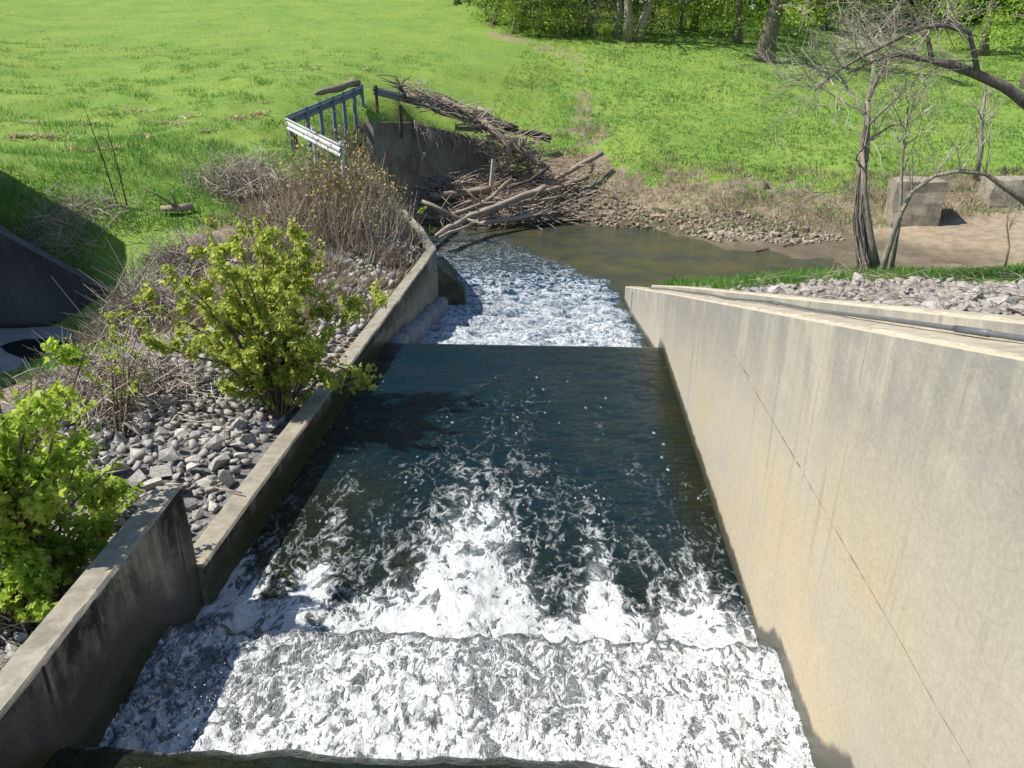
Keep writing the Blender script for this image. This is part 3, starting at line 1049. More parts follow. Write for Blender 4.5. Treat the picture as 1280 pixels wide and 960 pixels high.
ap.f += [(0, 1, 2, 3, 4), (9, 8, 7, 6, 5)] + [(k, k + 5, (k + 1) % 5 + 5, (k + 1) % 5)[::-1] for k in range(5)]
tag(ap.build('apron', M['apron']), 'pale concrete apron at the foot of the wing wall', kind='structure')
pu = MB()
ring = [(0, 433), (12, 428), (30, 424), (60, 423), (100, 424), (110, 436), (90, 450), (40, 455), (24, 446), (8, 440)]
for p in ring:
    q = atz(p[0], p[1], -.262)
    pu.v.append(q)
pu.f.append(tuple(range(len(ring)))[::-1])
tag(pu.build('puddle', M['puddle']), 'dark shallow water on the apron', kind='structure')
ab = wall('shade_wall', [(-10.1, 8.6), (-10.1, 13.9), (-13.2, 15.2)], 3.0, lambda x, y: 4.5 + .45 * max(0, -x - 10.1), lambda x, y: -.8, lambda x, y: -.3, M['wall_dark'], 1, .4, 8)
tag(ab, 'unseen tall wall added left of the wing wall to shade it', 'wall')

# culvert headwall in the pit
hA, hB, hC = atY(466, 152, 26.2), atY(516, 153, 29.0), atY(624, 180, 30.7)
def htop(x, y):
    return float(np.interp(x, [hA.x, hB.x, hC.x], [hA.z, hB.z, hC.z]))
hw = wall('headwall', [(hA.x, hA.y), (hB.x, hB.y), (hC.x, hC.y)], .3, htop, lambda x, y: -1.2, lambda x, y: -.2, M['wall_pit'], 1, .15, 12)
tag(hw, 'silt stained concrete culvert headwall under the driftwood', 'wall')
cpx = atY(466, 188, 25.2)
cm = MB()
cm.tube([cpx + Vector((-.45, .22, -.10)), cpx + Vector((-1.6, .8, .0))], .30, 14, False)
cm.tube([cpx + Vector((-.43, .21, -.10)), cpx + Vector((-1.6, .8, .0))], .25, 14, True)
cv = cm.build('culvert_pipe', M['dark_hole'], None, True)
tag(cv, 'culvert pipe, the shade in its mouth painted black, in the eroded bank under the guardrail', 'pipe')

# concrete blocks on the far right bank
def block(label, px0, px1, pyb, pyt, Y, lean, dy):
    a, b = atY(px0, pyb, Y), atY(px1, pyb, Y)
    t = atY((px0 + px1) / 2, pyt, Y)
    bm = bmesh.new()
    bmesh.ops.create_cube(bm, size=1)
    bmesh.ops.subdivide_edges(bm, edges=bm.edges[:], cuts=4, use_grid_fill=True)
    wd, ht = b.x - a.x, t.z - a.z + .3
    for v in bm.verts:
        c = v.co
        r = max(abs(c.x), abs(c.y), abs(c.z))
        q = Vector((c.x * wd, c.y * dy, (c.z + .5) * ht - .3))
        n3 = mnoise.noise_vector(q * 1.6 + Vector((px0, 0, 0)))
        e = (abs(c.x) > .45) + (abs(c.y) > .45) + (abs(c.z) > .45)
        q += n3 * .10
        if e >= 2:
            q -= Vector((c.x * wd, c.y * dy, c.z * ht)) * .05 * (1 + n3.x)
        q.x += lean * (q.z / ht) + .12 * (c.z * c.x)
        v.co = q
    me = bpy.data.meshes.new('concrete_block')
    bm.to_mesh(me)
    bm.free()
    me.materials.append(M['block'])
    o = obj('concrete_block', me)
    o.location = ((a.x + b.x) / 2, Y + dy / 2 - .1, a.z)
    o.rotation_euler = (0, 0, -.25)
    tag(o, label, 'block', 'concrete blocks on the far bank')


block('squarish weathered concrete block on the sandy bank behind the bare tree', 1118, 1176, 285, 226, 25.0, -.02, 1.3)
block('long low concrete block on the bank at the right edge of the photo', 1242, 1330, 256, 224, 26.0, .05, 1.2)

# ------------------------------------------------------------------ stones
def stone_mesh(seed, mat, pts=10):
    rr = random.Random(seed)
    bm = bmesh.new()
    for i in range(pts):
        v = Vector((rr.gauss(0, 1), rr.gauss(0, 1), rr.gauss(0, 1))).normalized()
        v *= rr.uniform(.85, 1.1)
        v = Vector((math.copysign(abs(v.x) ** .75, v.x), math.copysign(abs(v.y) ** .75, v.y) * .78, math.copysign(abs(v.z) ** .75, v.z) * .58))
        bm.verts.new(v)
    r = bmesh.ops.convex_hull(bm, input=bm.verts[:])
    bmesh.ops.delete(bm, geom=[g for g in r['geom_interior'] if isinstance(g, bmesh.types.BMVert)], context='VERTS')
    bmesh.ops.triangulate(bm, faces=bm.faces[:])
    me = bpy.data.meshes.new('stone')
    bm.to_mesh(me)
    bm.free()
    me.materials.append(mat)
    return me


def mesh_arrays(me):
    V = np.zeros(len(me.vertices) * 3)
    me.vertices.foreach_get("co", V)
    F = np.array([tuple(p.vertices) for p in me.polygons])
    return V.reshape(-1, 3), F


def rotmats(n, rng, flat=.5):
    out = []
    from mathutils import Euler
    for i in range(n):
        out.append(np.array(Euler((rng.normal(0, flat), rng.normal(0, flat), rng.uniform(0, 6.28))).to_matrix()))
    return np.array(out)


def scatter_stones(parent, variants, pos, size, n_ind, stuff_name, rng, flat=.45):
    order = np.argsort(-size / np.maximum(np.hypot(pos[:, 0], pos[:, 1]), 1))
    RM = rotmats(len(pos), rng, flat)
    from mathutils import Matrix
    for i in order[:n_ind]:
        o = obj('stone', variants[int(rng.integers(len(variants)))], parent)
        o.location = pos[i]
        o.rotation_euler = Matrix(RM[i]).to_euler()
        o.scale = (size[i],) * 3
    rest = order[n_ind:]
    if len(rest):
        arr = [mesh_arrays(v) for v in variants]
        Vs, Fs, off = [], [], 0
        for i in rest:
            V, F = arr[int(rng.integers(len(arr)))]
            Vs.append((V @ RM[i].T) * size[i] + pos[i])
            Fs.append(F + off)
            off += len(V)
        me = np_mesh(stuff_name, np.concatenate(Vs), np.concatenate(Fs), variants[0].materials[0])
        o = obj(stuff_name, me, parent)
        o["kind"] = "stuff"


def dart(n, xr, yr, accept, rng, rad, tries=40000):
    """poisson-like points with size-dependent spacing"""
    P, S = [], []
    cell = {}
    for _ in range(tries):
        if len(P) >= n:
            break
        x, y = rng.uniform(*xr), rng.uniform(*yr)
        if not accept(x, y):
            continue
        s = rad(rng)
        k = (int(x / .3), int(y / .3))
        ok = True
        for i in (-1, 0, 1):
            for j in (-1, 0, 1):
                for (qx, qy, qs) in cell.get((k[0] + i, k[1] + j), ()):
                    if (qx - x) ** 2 + (qy - y) ** 2 < ((qs + s) * .68) ** 2:
                        ok = False
                        break
        if ok:
            cell.setdefault(k, []).append((x, y, s))
            P.append((x, y))
            S.append(s)
    return np.array(P), np.array(S)


sv = [stone_mesh(100 + i, M['stone']) for i in range(10)]
svp = [stone_mesh(200 + i, M['stone_pale']) for i in range(8)]
svt = [stone_mesh(300 + i, M['stone_tan']) for i in range(6)]

rip = empty('riprap_bank', (0, 0, 0))
tag(rip, 'grey riprap stones heaped behind the curb wall', kind='structure')
RIP1 = [(-2.8, 4.6), (-2.62, 8), (-2.4, 10.5), (-2.2, 13), (-2.0, 16), (-2.5, 18), (-3.0, 17), (-3.3, 14.5), (-3.7, 12), (-4.7, 10), (-5.2, 8.5), (-5.3, 7), (-4.8, 5.5), (-4.6, 4), (-4.4, 2.2), (-2.75, 2.2), (-2.75, 4.5)]


def in_poly(poly):
    P = [(a, b) for a, b in poly]

    def f(x, y):
        c = False
        j = len(P) - 1
        for i in range(len(P)):
            if (P[i][1] > y) != (P[j][1] > y) and x < (P[j][0] - P[i][0]) * (y - P[i][1]) / (P[j][1] - P[i][1]) + P[i][0]:
                c = not c
            j = i
        return c
    return f


rg = np.random.default_rng(5)
P1, S1 = dart(1500, (-6, -1.9), (2.2, 18), in_poly(RIP1), rg, lambda r: float(np.clip(r.lognormal(-2.5, .30), .045, .15)), 60000)
Z1 = height(P1[:, 0], P1[:, 1])
scatter_stones(rip, sv, np.column_stack([P1, Z1 + S1 * .22 + rg.uniform(-.01, .06, len(S1))]), S1, 300, 'small_stones', rg)
P1b, S1b = dart(1600, (-6, -1.9), (2.2, 18), in_poly(RIP1), rg, lambda r: float(r.uniform(.025, .06)), 30000)
scatter_stones(rip, sv, np.column_stack([P1b, height(P1b[:, 0], P1b[:, 1]) + .01]), S1b, 0, 'chippings', rg)

rgs = empty('stone_strip', (0, 0, 0))
tag(rgs, 'pale riprap stones behind the parapet of the right wall', kind='structure')
acc = in_poly([(p.x, p.y) for p in POLY_RGRAV])
P2, S2 = dart(1800, (2.9, 11), (5, 17), lambda x, y: acc(x, y) and x > float(xR(y)) + .75 and x < .75 * y + 1.2, rg, lambda r: float(np.clip(r.lognormal(-2.4, .45), .05, .22)), 60000)
scatter_stones(rgs, svp, np.column_stack([P2, height(P2[:, 0], P2[:, 1]) + S2 * .2]), S2, 280, 'small_stones', rg, .35)

bk = empty('bank_gravel', (0, 0, 0))
tag(bk, 'tan stones lining the far edge of the creek', kind='structure')
GP = [(p.x, p.y) for p in hp([(630, 284), (700, 279), (760, 284), (840, 286), (900, 304), (1000, 312), (1060, 300), (1000, 282), (880, 266), (800, 258), (760, 245), (700, 258), (650, 268)], 24)]
P3, S3 = dart(1150, (-1, 11), (22, 30), in_poly(GP), rg, lambda r: float(np.clip(r.lognormal(-2.2, .45), .05, .28)), 40000)
scatter_stones(bk, svt, np.column_stack([P3, height(P3[:, 0], P3[:, 1]) + S3 * .2]), S3, 140, 'small_stones', rg)
bo = obj('boulder', stone_mesh(77, simple('orange_sandstone', (.38, .24, .14), (.48, .33, .21), 4, .9, .4)))
bo.location = hit(824, 272, 24)
bo.scale = (.36, .3, .3)
tag(bo, 'orange brown boulder at the water edge of the far bank', 'rock')
bo = obj('boulder', svt[2])
bo.location = hit(955, 236, 24)
bo.scale = (.22, .2, .5)
tag(bo, 'upright pale rock on the grassy far bank', 'rock')

# ------------------------------------------------------------------ guardrails
def wbeam(path, mat, parent, name='rail_beam'):
    prof = [(-.155, .0), (-.12, .0), (-.095, .045), (-.055, .045), (-.025, .0), (.025, .0), (.055, .045), (.095, .045), (.12, .0), (.155, .0)]
    mb = MB()
    n = len(prof)
    pts = [Vector(p) for p in path]
    for i, p in enumerate(pts):
        t = (pts[min(i + 1, len(pts) - 1)] - pts[max(i - 1, 0)])
        nb = Vector((t.y, -t.x, 0)).normalized()
        for sgn in (0, 1):
            for (h, d) in prof:
                mb.v.append(p + nb * (d + .02 * sgn) + Vector((0, 0, h * .86)))
    for i in range(len(pts) - 1):
        for k in range(n - 1):
            a, b = i * 2 * n + k, (i + 1) * 2 * n + k
            mb.f += [(a, b, b + 1, a + 1), (a + n, a + n + 1, b + n + 1, b + n)]
        a, b = i * 2 * n, (i + 1) * 2 * n
        mb.f += [(a, a + n, b + n, b), (a + n - 1, b + n - 1, b + 2 * n - 1, a + 2 * n - 1)]
    return mb.build(name, mat, parent, False)


def gpost(p, h, parent, mat, wd=.095):
    z0 = h1(p.x, p.y)
    return MB().box((p.x, p.y, (p.z + .17 + z0 - .3) / 2), wd, wd * 1.2, p.z + .17 - z0 + .3, .5).build('post', mat, parent)


A, B, C_, D, E_ = atY(357, 152, 20.4), atY(451, 112, 27.5), atY(424, 188, 16.6), atY(466, 113, 28.4), atY(508, 124, 29.4)
g1 = empty('guardrail', (A.x, A.y, h1(A.x, A.y)))
tag(g1, 'long grey guardrail section with a row of posts up the slope', 'guardrail', 'guardrails around the culvert pit')
inv = g1.matrix_world.copy()


def rel(o, root):
    o.location = Vector(o.location) - root.location
    return o


rel(wbeam([A.lerp(B, k / 6) for k in range(7)], M['steel'], g1), g1)
for px in (381, 398, 414, 427, 440, 451):
    tt = (px - 357) / 94
    tt = tt * 20.4 / (27.5 - tt * 7.1)
    q = A.lerp(B, min(tt * 1.0, .985)) + Vector((.06, -.0, 0))
    rel(gpost(q, 0, g1, M['steel_post']), g1)
g2 = empty('guardrail', (C_.x, C_.y, h1(C_.x, C_.y)))
tag(g2, 'bright white sunlit guardrail section hanging over the dry shrubs', 'guardrail', 'guardrails around the culvert pit')
A2 = A + Vector((.03, -.12, -.03))
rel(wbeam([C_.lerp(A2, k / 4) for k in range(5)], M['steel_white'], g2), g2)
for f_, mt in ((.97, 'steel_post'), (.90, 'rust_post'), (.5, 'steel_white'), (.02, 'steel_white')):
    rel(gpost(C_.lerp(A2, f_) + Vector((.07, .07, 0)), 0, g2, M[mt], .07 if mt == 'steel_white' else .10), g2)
g3 = empty('guardrail', (D.x, D.y, h1(D.x, D.y)))
tag(g3, 'short blue grey guardrail section running under the driftwood', 'guardrail', 'guardrails around the culvert pit')
rel(wbeam([D.lerp(E_, k / 3) for k in range(4)] + [E_ + (E_ - D) * .8], M['steel'], g3), g3)
rel(gpost(D + Vector((.1, .06, 0)), 0, g3, M['rust_post']), g3)
fp = atY(500, 131, 27.6)
po = MB().box((fp.x, fp.y, fp.z - .55), .11, .13, 1.1, .3).build('guard_post', M['rust_post'])
tag(po, 'lone dark post standing on the headwall edge', 'post')

# ------------------------------------------------------------------ driftwood
def log(label, pts, r0, r1, mat, name='driftwood_log', n=9, stubs=0, Y=None, cat='log'):
    P = []
    for i, p in enumerate(pts):
        P.append(Vector(p) if isinstance(p, Vector) else atY(*p))
    # subdivide + wobble
    Q = []
    for i in range(len(P) - 1):
        k = max(2, int((P[i + 1] - P[i]).length / .35))
        for j in range(k):
            q = P[i].lerp(P[i + 1], j / k)
            Q.append(q + mnoise.noise_vector(q * 1.1 + Vector((r0 * 99, 0, 0))) * min(.10, r0 * .8))
    Q.append(P[-1])
    r0, r1 = r0 * .85, r1 * .85
    m = len(Q)
    rad = [r0 + (r1 - r0) * i / (m - 1) for i in range(m)]
    rad[0] *= .8
    mb = MB()
    mb.tube(Q, rad, n, True, .55)
    rr = random.Random(len(label) + int(r0 * 1000))
    for s in range(stubs):
        i = rr.randrange(1, m - 1)
        d = Vector((rr.uniform(-1, 1), rr.uniform(-1, .3), rr.uniform(-.2, 1))).normalized()
        L = rr.uniform(.3, .9)
        mb.tube([Q[i], Q[i] + d * L * .5 + Vector((0, 0, .03)), Q[i] + d * L], [rad[i] * .45, rad[i] * .3, rad[i] * .12], 5)
    o = mb.build(name, mat, None, True)
    return tag(o, label, cat)


log('thick dark log lying behind the headwall top', [(536, 120, 30.2), (590, 142, 30.4), (647, 163, 30.6)], .24, .19, M['wood_dark'])
log('short black log end pointing down the slope right of the headwall', [(648, 163, 30.4), (688, 174, 30.6)], .17, .15, M['wood_dark'])
log('long thin bleached branch slanting over the headwall', [(518, 110, 29.0), (560, 133, 29.2), (597, 157, 29.4)], .05, .035, M['wood_pale'], stubs=2)
log('tan log slanting across the headwall top', [(553, 122, 29.3), (585, 142, 29.3), (618, 167, 29.3)], .12, .10, M['wood_tan'], stubs=3)
log('curved pale limb at the right end of the headwall pile', [(597, 134, 30.0), (612, 142, 29.8), (621, 158, 29.6)], .09, .06, M['wood_pale'])
log('short tan log lying level on the headwall top', [(570, 161, 29.5), (609, 163, 29.5)], .10, .09, M['wood_tan'])
log('brown log running down from the headwall corner', [(617, 166, 29.3), (650, 188, 28.9), (683, 210, 28.7)], .19, .12, M['wood_tan'], stubs=4)
log('dark crooked branch propped on the debris bank', [(638, 234, 28.3), (662, 225, 28.3), (687, 208, 28.3)], .055, .075, M['wood_dark'])
log('long pale log reaching from the creek edge up the debris bank', [(546, 294, 23.0), (590, 270, 25.2), (627, 256, 26.4), (680, 234, 27.8)], .10, .15, M['wood_pale'], stubs=4)
log('slim brown branch lying across the debris by the creek', [(628, 258, 26.8), (665, 253, 27.3), (702, 245, 27.7)], .08, .05, M['wood_tan'], stubs=2)
log('pale forked branch lying in the pit below the curb end', [(528, 250, 24.6), (552, 262, 24.6), (580, 277, 24.8)], .08, .07, M['wood_pale'], stubs=3)
log('thin pale branch dipping into the creek beside the long log', [(549, 297, 22.8), (570, 288, 23.8), (598, 276, 25.2)], .05, .06, M['wood_pale'], stubs=1)
log('light brown log at the right end of the debris bank', [(693, 224, 28.6), (722, 208, 29.0), (753, 191, 29.5)], .09, .12, M['wood_tan'], stubs=2)
log('short pale stub sticking up in front of the headwall', [(523, 207, 28.2), (531, 191, 28.2)], .09, .08, M['wood_pale'])
log('gnarled root end rising at the top of the driftwood pile', [(514, 130, 29.2), (503, 113, 29.2), (495, 98, 29.2)], .10, .06, M['wood_dark'], stubs=4)
log('tan log resting behind the top of the long guardrail', [(395, 117, 25.2), (420, 109, 26.2), (447, 104, 27.6)], .10, .15, M['wood_tan'])
log('broken forked branch hanging down the headwall face', [(519, 158, 28.9), (523, 180, 28.8), (527, 197, 28.7)], .045, .03, M['wood_pale'], stubs=2)
for lb, ps, r0, r1, mt, st_ in (
        ('thick weathered log half buried at the foot of the headwall', [(535, 246, 27.2), (575, 240, 27.9), (612, 238, 28.4)], .13, .16, 'wood_tan', 3),
        ('grey crooked log jammed beside the pale upright plank', [(590, 262, 26.6), (616, 246, 27.6), (640, 224, 28.6)], .11, .08, 'wood_tan', 3),
        ('pale log lying along the water side of the debris bank', [(600, 280, 25.6), (645, 272, 26.6), (690, 262, 27.6)], .09, .11, 'wood_pale', 2),
        ('brown forked log crossing under the long pale log', [(560, 270, 25.6), (600, 256, 26.6), (650, 254, 27.3)], .10, .07, 'wood_tan', 4),
        ('tan log spilling right toward the stony bank', [(655, 246, 27.9), (690, 236, 28.2), (735, 222, 28.8)], .08, .11, 'wood_tan', 3),
        ('stout pale log lying on the headwall under the slanting branch', [(508, 118, 29.1), (535, 126, 29.3), (566, 140, 29.6)], .10, .12, 'wood_pale', 3),
        ('weathered log crossing over the tan log on the headwall', [(540, 138, 29.3), (575, 148, 29.4), (622, 160, 29.6)], .09, .07, 'wood_tan', 3),
        ('root mass log hanging over the right headwall corner', [(605, 152, 29.2), (628, 172, 29.0), (640, 200, 28.8)], .16, .10, 'wood_tan', 5)):
    log(lb, ps, r0, r1, M[mt], stubs=st_)
for k, (lb, a, b) in enumerate([('brown stick lying on the muddy sand of the far bank', (978, 309), (1004, 303)), ('short dark stick at the creek edge of the far bank', (944, 317), (961, 315))]):
    p, q = hit(*a, 20), hit(*b, 20)
    log(lb, [p + Vector((0, 0, .05)), q + Vector((0, 0, .06))], .035, .025, M['wood_dark' if k else 'wood_tan'], 'driftwood_stick', 5, cat='stick')
p, q = hit(204, 272, 14), hit(243, 267, 14)
log('small weathered log lying in the grass behind the shrubs', [p + Vector((0, 0, .1)), q + Vector((0, 0, .12))], .08, .10, M['wood_tan'], stubs=2)
a, b = atY(617, 199, 28.6), atY(614, 233, 28.4)
pk = MB().tube([b, a], .09, 4).build('plank', M['wood_pale'])
tag(pk, 'pale plank standing upright against the headwall end', 'plank')
p, q = atz(281, 612, .43), atz(302, 617, .43)
log('thin grey stick lying across the curb wall top', [p + Vector((-.1, .04, 0)), q + Vector((.0, .0, .01))], .012, .008, M['wood_pale'], 'driftwood_stick', 5, cat='stick')
p = hit(573, 268, 24)
bl = MB().box(p + Vector((0, -.3, .15)), .22, .12, .14, .4, .3).build('plastic_scrap', M['blue'])
tag(bl, 'small scrap of blue plastic caught in the driftwood', 'litter')

# loose sticks
rs = random.Random(21)
REG = [((545, 690), (236, 282), 24.5, 28.6), ((500, 640), (100, 170), 29, 29.6), ((640, 740), (185, 250), 28.4, 29.4)]
for i in range(90):
    (xa, xb), (ya, yb), _, _ = REG[0] if i < 60 else REG[1] if i < 76 else REG[2]
    px, py = rs.uniform(xa, xb), rs.uniform(ya, yb)
    if REG[1] and 60 <= i < 76:
        px = rs.uniform(500, 630)
        py = 108 + (px - 500) * .45 + rs.uniform(-8, 14)
        p = atY(px, py, 29.2)
    else:
        p = hit(px, py, 23.5) + Vector((0, 0, rs.uniform(.05, .3)))
    an = rs.gauss(.3, .8)
    L = rs.uniform(.5, 1.6)
    d = Vector((math.cos(an), math.sin(an) * .7, rs.uniform(-.15, .35))) * L / 2
    r = rs.uniform(.018, .05)
    mid = p + Vector((rs.uniform(-.08, .08), rs.uniform(-.08, .08), rs.uniform(0, .12)))
    o = MB().tube([p - d, mid, p + d], [r, r * .9, r * .5], 5).build('driftwood_stick', M[rs.choice(['wood_pale', 'wood_tan', 'wood_tan', 'wood_dark'])])
    if i < 60:
        tag(o, 'loose stick in the driftwood bank between the headwall and the creek', 'stick', 'sticks in the debris bank')
    elif i < 76:
        tag(o, 'loose stick in the driftwood heap on top of the headwall', 'stick', 'sticks on the headwall')
    else:
        tag(o, 'loose stick on the muddy slope right of the headwall', 'stick', 'sticks right of the headwall')


def twig_mass(name, n, sampler, L, r, mat, label, curve=.25, parent=None, kind='stuff', seed=1, sides=3):
    rr = random.Random(seed)
    mb = MB()
    for i in range(n):
        p, d = sampler(rr)
        l = rr.uniform(*L)
        q = mnoise.noise_vector(Vector((i * .7, 1.3, seed))) * curve * l
        rad = rr.uniform(*r)
        mb.tube([p, p + d * l * .5 + q, p + d * l + q * .6], [rad, rad * .8, rad * .35], sides, False)
    o = mb.build(name, mat, parent)
    if label:
        tag(o, label)
    if kind:
        o["kind"] = kind
    return o


def samp_debris(rr):
    k = rr.random()
    if k < .84:
        p = hit(rr.uniform(535, 720), rr.uniform(232, 283), 23.5) + Vector((0, 0, rr.uniform(0, .25)))
    elif k < .91:
        px = rr.uniform(495, 625)
        p = atY(px, 106 + (px - 500) * .48 + rr.uniform(-6, 14), rr.uniform(29, 29.8))
    else:
        p = atY(rr.uniform(622, 665), rr.uniform(172, 212), 29.2) + Vector((0, 0, rr.uniform(-.2, .2)))
    an = rr.uniform(0, 6.28)
    return p + Vector((0, 0, .06)), Vector((math.cos(an), math.sin(an) * .6, rr.uniform(-.25, .5)))


twig_mass('twig_debris', 3000, samp_debris, (.3, 1.3), (.008, .03), M['twig'], 'tangle of fine twigs caught among the driftwood logs', seed=3)

def samp_strip(rr):
    x = rr.uniform(4.5, 10.5)
    y = rr.uniform(8, 15.5)
    an = rr.uniform(0, 6.28)
    return Vector((x, y, h1(x, y) + rr.uniform(.05, .16))), Vector((math.cos(an), math.sin(an), rr.uniform(-.1, .35)))


twig_mass('dead_stems', 420, samp_strip, (.2, .8), (.004, .009), M['twig'], 'dead brown stems trailing over the pale stones behind the parapet', seed=8)

def samp_hang(rr):
    t = rr.random() ** .8
    p = hB.lerp(hC, t)
    p = Vector((p.x, p.y - .12, htop(p.x, p.y) + rr.uniform(-.1, .15)))
    return p, Vector((rr.gauss(0, .45), -.25, -1)).normalized()


twig_mass('hanging_roots', 260, samp_hang, (.25, 1.1), (.006, .016), M['twig'], 'dead roots and twigs hanging over the headwall face', seed=15)

# ------------------------------------------------------------------ leaves and saplings
LEAF = np.array([(0, 0, 0), (-.28, .12, .02), (-.55, .42, -.06), (-.25, .45, .04), (0, 1.0, -.12), (.25, .45, .04), (.55, .42, -.06), (.28, .12, .02)], float)
LEAFF = np.array([(0, 1, 3), (1, 2, 3), (0, 3, 5), (3, 4, 5), (0, 5, 7), (5, 6, 7)])
QUAD = np.array([(0, 0, 0), (-.42, .5, .10), (0, 1, -.1), (.42, .5, .10)], float)
QUADF = np.array([(0, 1, 2), (0, 2, 3)])


def leaf_cloud(name, P, DIR, size, mat, tint, rng, shape=(LEAF, LEAFF), parent=None):
    V0, F0 = shape
    n = len(P)
    d = DIR / np.maximum(np.linalg.norm(DIR, axis=1, keepdims=True), 1e-6)
    rv = rng.normal(size=(n, 3))
    s = np.cross(d, rv)
    s /= np.maximum(np.linalg.norm(s, axis=1, keepdims=True), 1e-6)
    u = np.cross(s, d)
    V = P[:, None, :] + size[:, None, None] * (V0[None, :, 0, None] * s[:, None, :] + V0[None, :, 1, None] * d[:, None, :] + V0[None, :, 2, None] * u[:, None, :])
    F = F0[None] + (np.arange(n) * len(V0))[:, None, None]
    me = np_mesh(name, V.reshape(-1, 3), F.reshape(-1, 3), mat, False, dict(tint=np.repeat(tint, len(V0))))
    return me


def sapling(name, label, base, wd, ht, nstem, leaves, lsize, mat, seed, group, bias=(0, 0), low=.12, nparts=0, sparse=False, inner=.95):
    rr = random.Random(seed)
    rng = np.random.default_rng(seed)
    root = empty(name, base)
    tag(root, label, 'sapling', group)
    tips = []
    for i in range(nstem):
        dx = rr.uniform(-1, 1)
        dy = rr.uniform(-.7, .7)
        k = 1 - .45 * dx * dx - .25 * dy * dy
        tip = Vector((dx * wd * rr.uniform(.55, 1) + bias[0], dy * wd * .8 + bias[1], ht * k * rr.uniform(.55, 1.0)))
        if i % 3 == 2:
            tip = Vector((tip.x * 1.0, tip.y, tip.z * rr.uniform(.25, .55)))
        if base.y + tip.y < 5.2 and base.x < -2.7 and base.x + tip.x > -2.88:
            tip.x = -2.88 - base.x - rr.uniform(0, .1)
        b = Vector((dx * .07, dy * .07, -.08))
        mid = tip * .45 + Vector((dx * -.05 * wd, 0, ht * .10))
        pts = [b.lerp(mid, t / 3) + mnoise.noise_vector(Vector((i, t, seed))) * .03 for t in range(4)] + [mid.lerp(tip, t / 4) + mnoise.noise_vector(Vector((i, t + 9, seed))) * .05 for t in range(1, 5)]
        r0 = rr.uniform(.010, .018) * (ht / 1.8)
        mb = MB()
        mb.tube(pts, [r0 * (1 - .8 * j / 7) for j in range(8)], 5)
        tips.append((pts[1:], r0))
        for s in range(6):
            j = rr.randrange(2, 7)
            d = Vector((rr.uniform(-1, 1), rr.uniform(-1, 1), rr.uniform(.1, .9))).normalized() * rr.uniform(.15, .42) * wd * .6
            mb.tube([pts[j], pts[j] + d * .5 + Vector((0, 0, .02)), pts[j] + d], [r0 * .4, r0 * .3, r0 * .12], 3, False)
            tips.append(([pts[j] + d * .3, pts[j] + d * .6, pts[j] + d], r0 * .4))
        mb.build('stem', M['stem_green'], root)
    P, D, S, T = [], [], [], []
    ncl = leaves // 7
    for i in range(ncl):
        pts, _ = rr.choice(tips)
        f = rr.random() ** inner * (len(pts) - 1)
        j = min(int(f), len(pts) - 2)
        c = pts[j].lerp(pts[j + 1], f - j)
        if c.z < ht * low or (base.y + c.y < 5.1 and -2.76 < base.x + c.x and base.z + c.z < 1.5):
            continue
        tt = rr.random()
        for k in range(7):
            a = rr.uniform(0, 6.28)
            D.append((math.cos(a), math.sin(a), rr.uniform(-1.1, -.1)))
            P.append(c + Vector((rr.gauss(0, .025), rr.gauss(0, .025), rr.gauss(0, .035))))
            S.append(lsize * rr.uniform(.55, 1.25))
            T.append(min(1, max(0, tt * .8 + rr.uniform(-.15, .2))))
    P, D, S, T = np.array(P), np.array(D), np.array(S), np.array(T)
    if nparts:
        proto = [np_mesh('leaf', LEAF * 1.0, LEAFF, mat, False, dict(tint=np.full(len(LEAF), .15 + .2 * q))) for q in range(4)]
        order = np.lexsort((P[:, 1],))[:nparts * 3]
        rng.shuffle(order)
        sel = order[:nparts]
        for i in sel:
            o = obj('leaf', proto[int(T[i] * 3.99)], root)
            o.location = P[i]
            o.scale = (S[i],) * 3
            o.rotation_euler = Vector(D[i]).to_track_quat('Y', 'Z').to_euler()
        m = np.ones(len(P), bool)
        m[sel] = False
        P, D, S, T = P[m], D[m], S[m], T[m]
    me = leaf_cloud('foliage', P, D, S, mat, T, rng)
    o = obj('foliage', me, root)
    o["kind"] = "stuff"
    return root


def g0(px, py, z=None):
    p = atz(px, py, z)
    return p


b1 = atz(350, 512, .38)
sapling('maple_sapling', 'large bright green maple sapling spreading over the curb wall and riprap', b1, 1.65, 2.35, 38, 18500, .064, M['maple'], 3, 'young leafy saplings', (-.12, .35), .04, 110)
b2 = atz(30, 790, .5)
sapling('maple_sapling', 'bright green maple sapling at the lower left behind the baffle wall', b2, 1.25, 2.0, 40, 16000, .056, M['maple_front'], 5, 'young leafy saplings', (.12, .50), .12, 150)
b3 = atz(120, 640, .45)
sapling('maple_sapling', 'small low leafy sprout beside the end of the baffle wall', b3, .34, .62, 10, 900, .066, M['maple_front'], 8, 'young leafy saplings', (.05, 0), .1, 40)
b4 = atz(150, 545, .45)
sapling('thin_sapling', 'thin sparse sapling with few leaves before the dark puddle', b4, .75, 1.25, 14, 420, .055, M['maple_front'], 13, 'young leafy saplings', (-.35, 1.2), .2, 0, inner=.4)
b5 = hit(262, 330, 10)
sapling('thin_sapling', 'slender yellow leaved sapling standing behind the large maple sapling', b5, .2, 1.25, 4, 130, .06, M['maple'], 17, 'young leafy saplings', (.2, 0), .3, 0)
b6 = hit(505, 290, 14)
sapling('thin_sapling', 'small sprout with two leaf tufts at the end of the curb wall', b6 + Vector((.2, .8, 0)), .25, .8, 4, 90, .07, M['maple_front'], 19, 'young leafy saplings', (.25, 0), .4, 0)
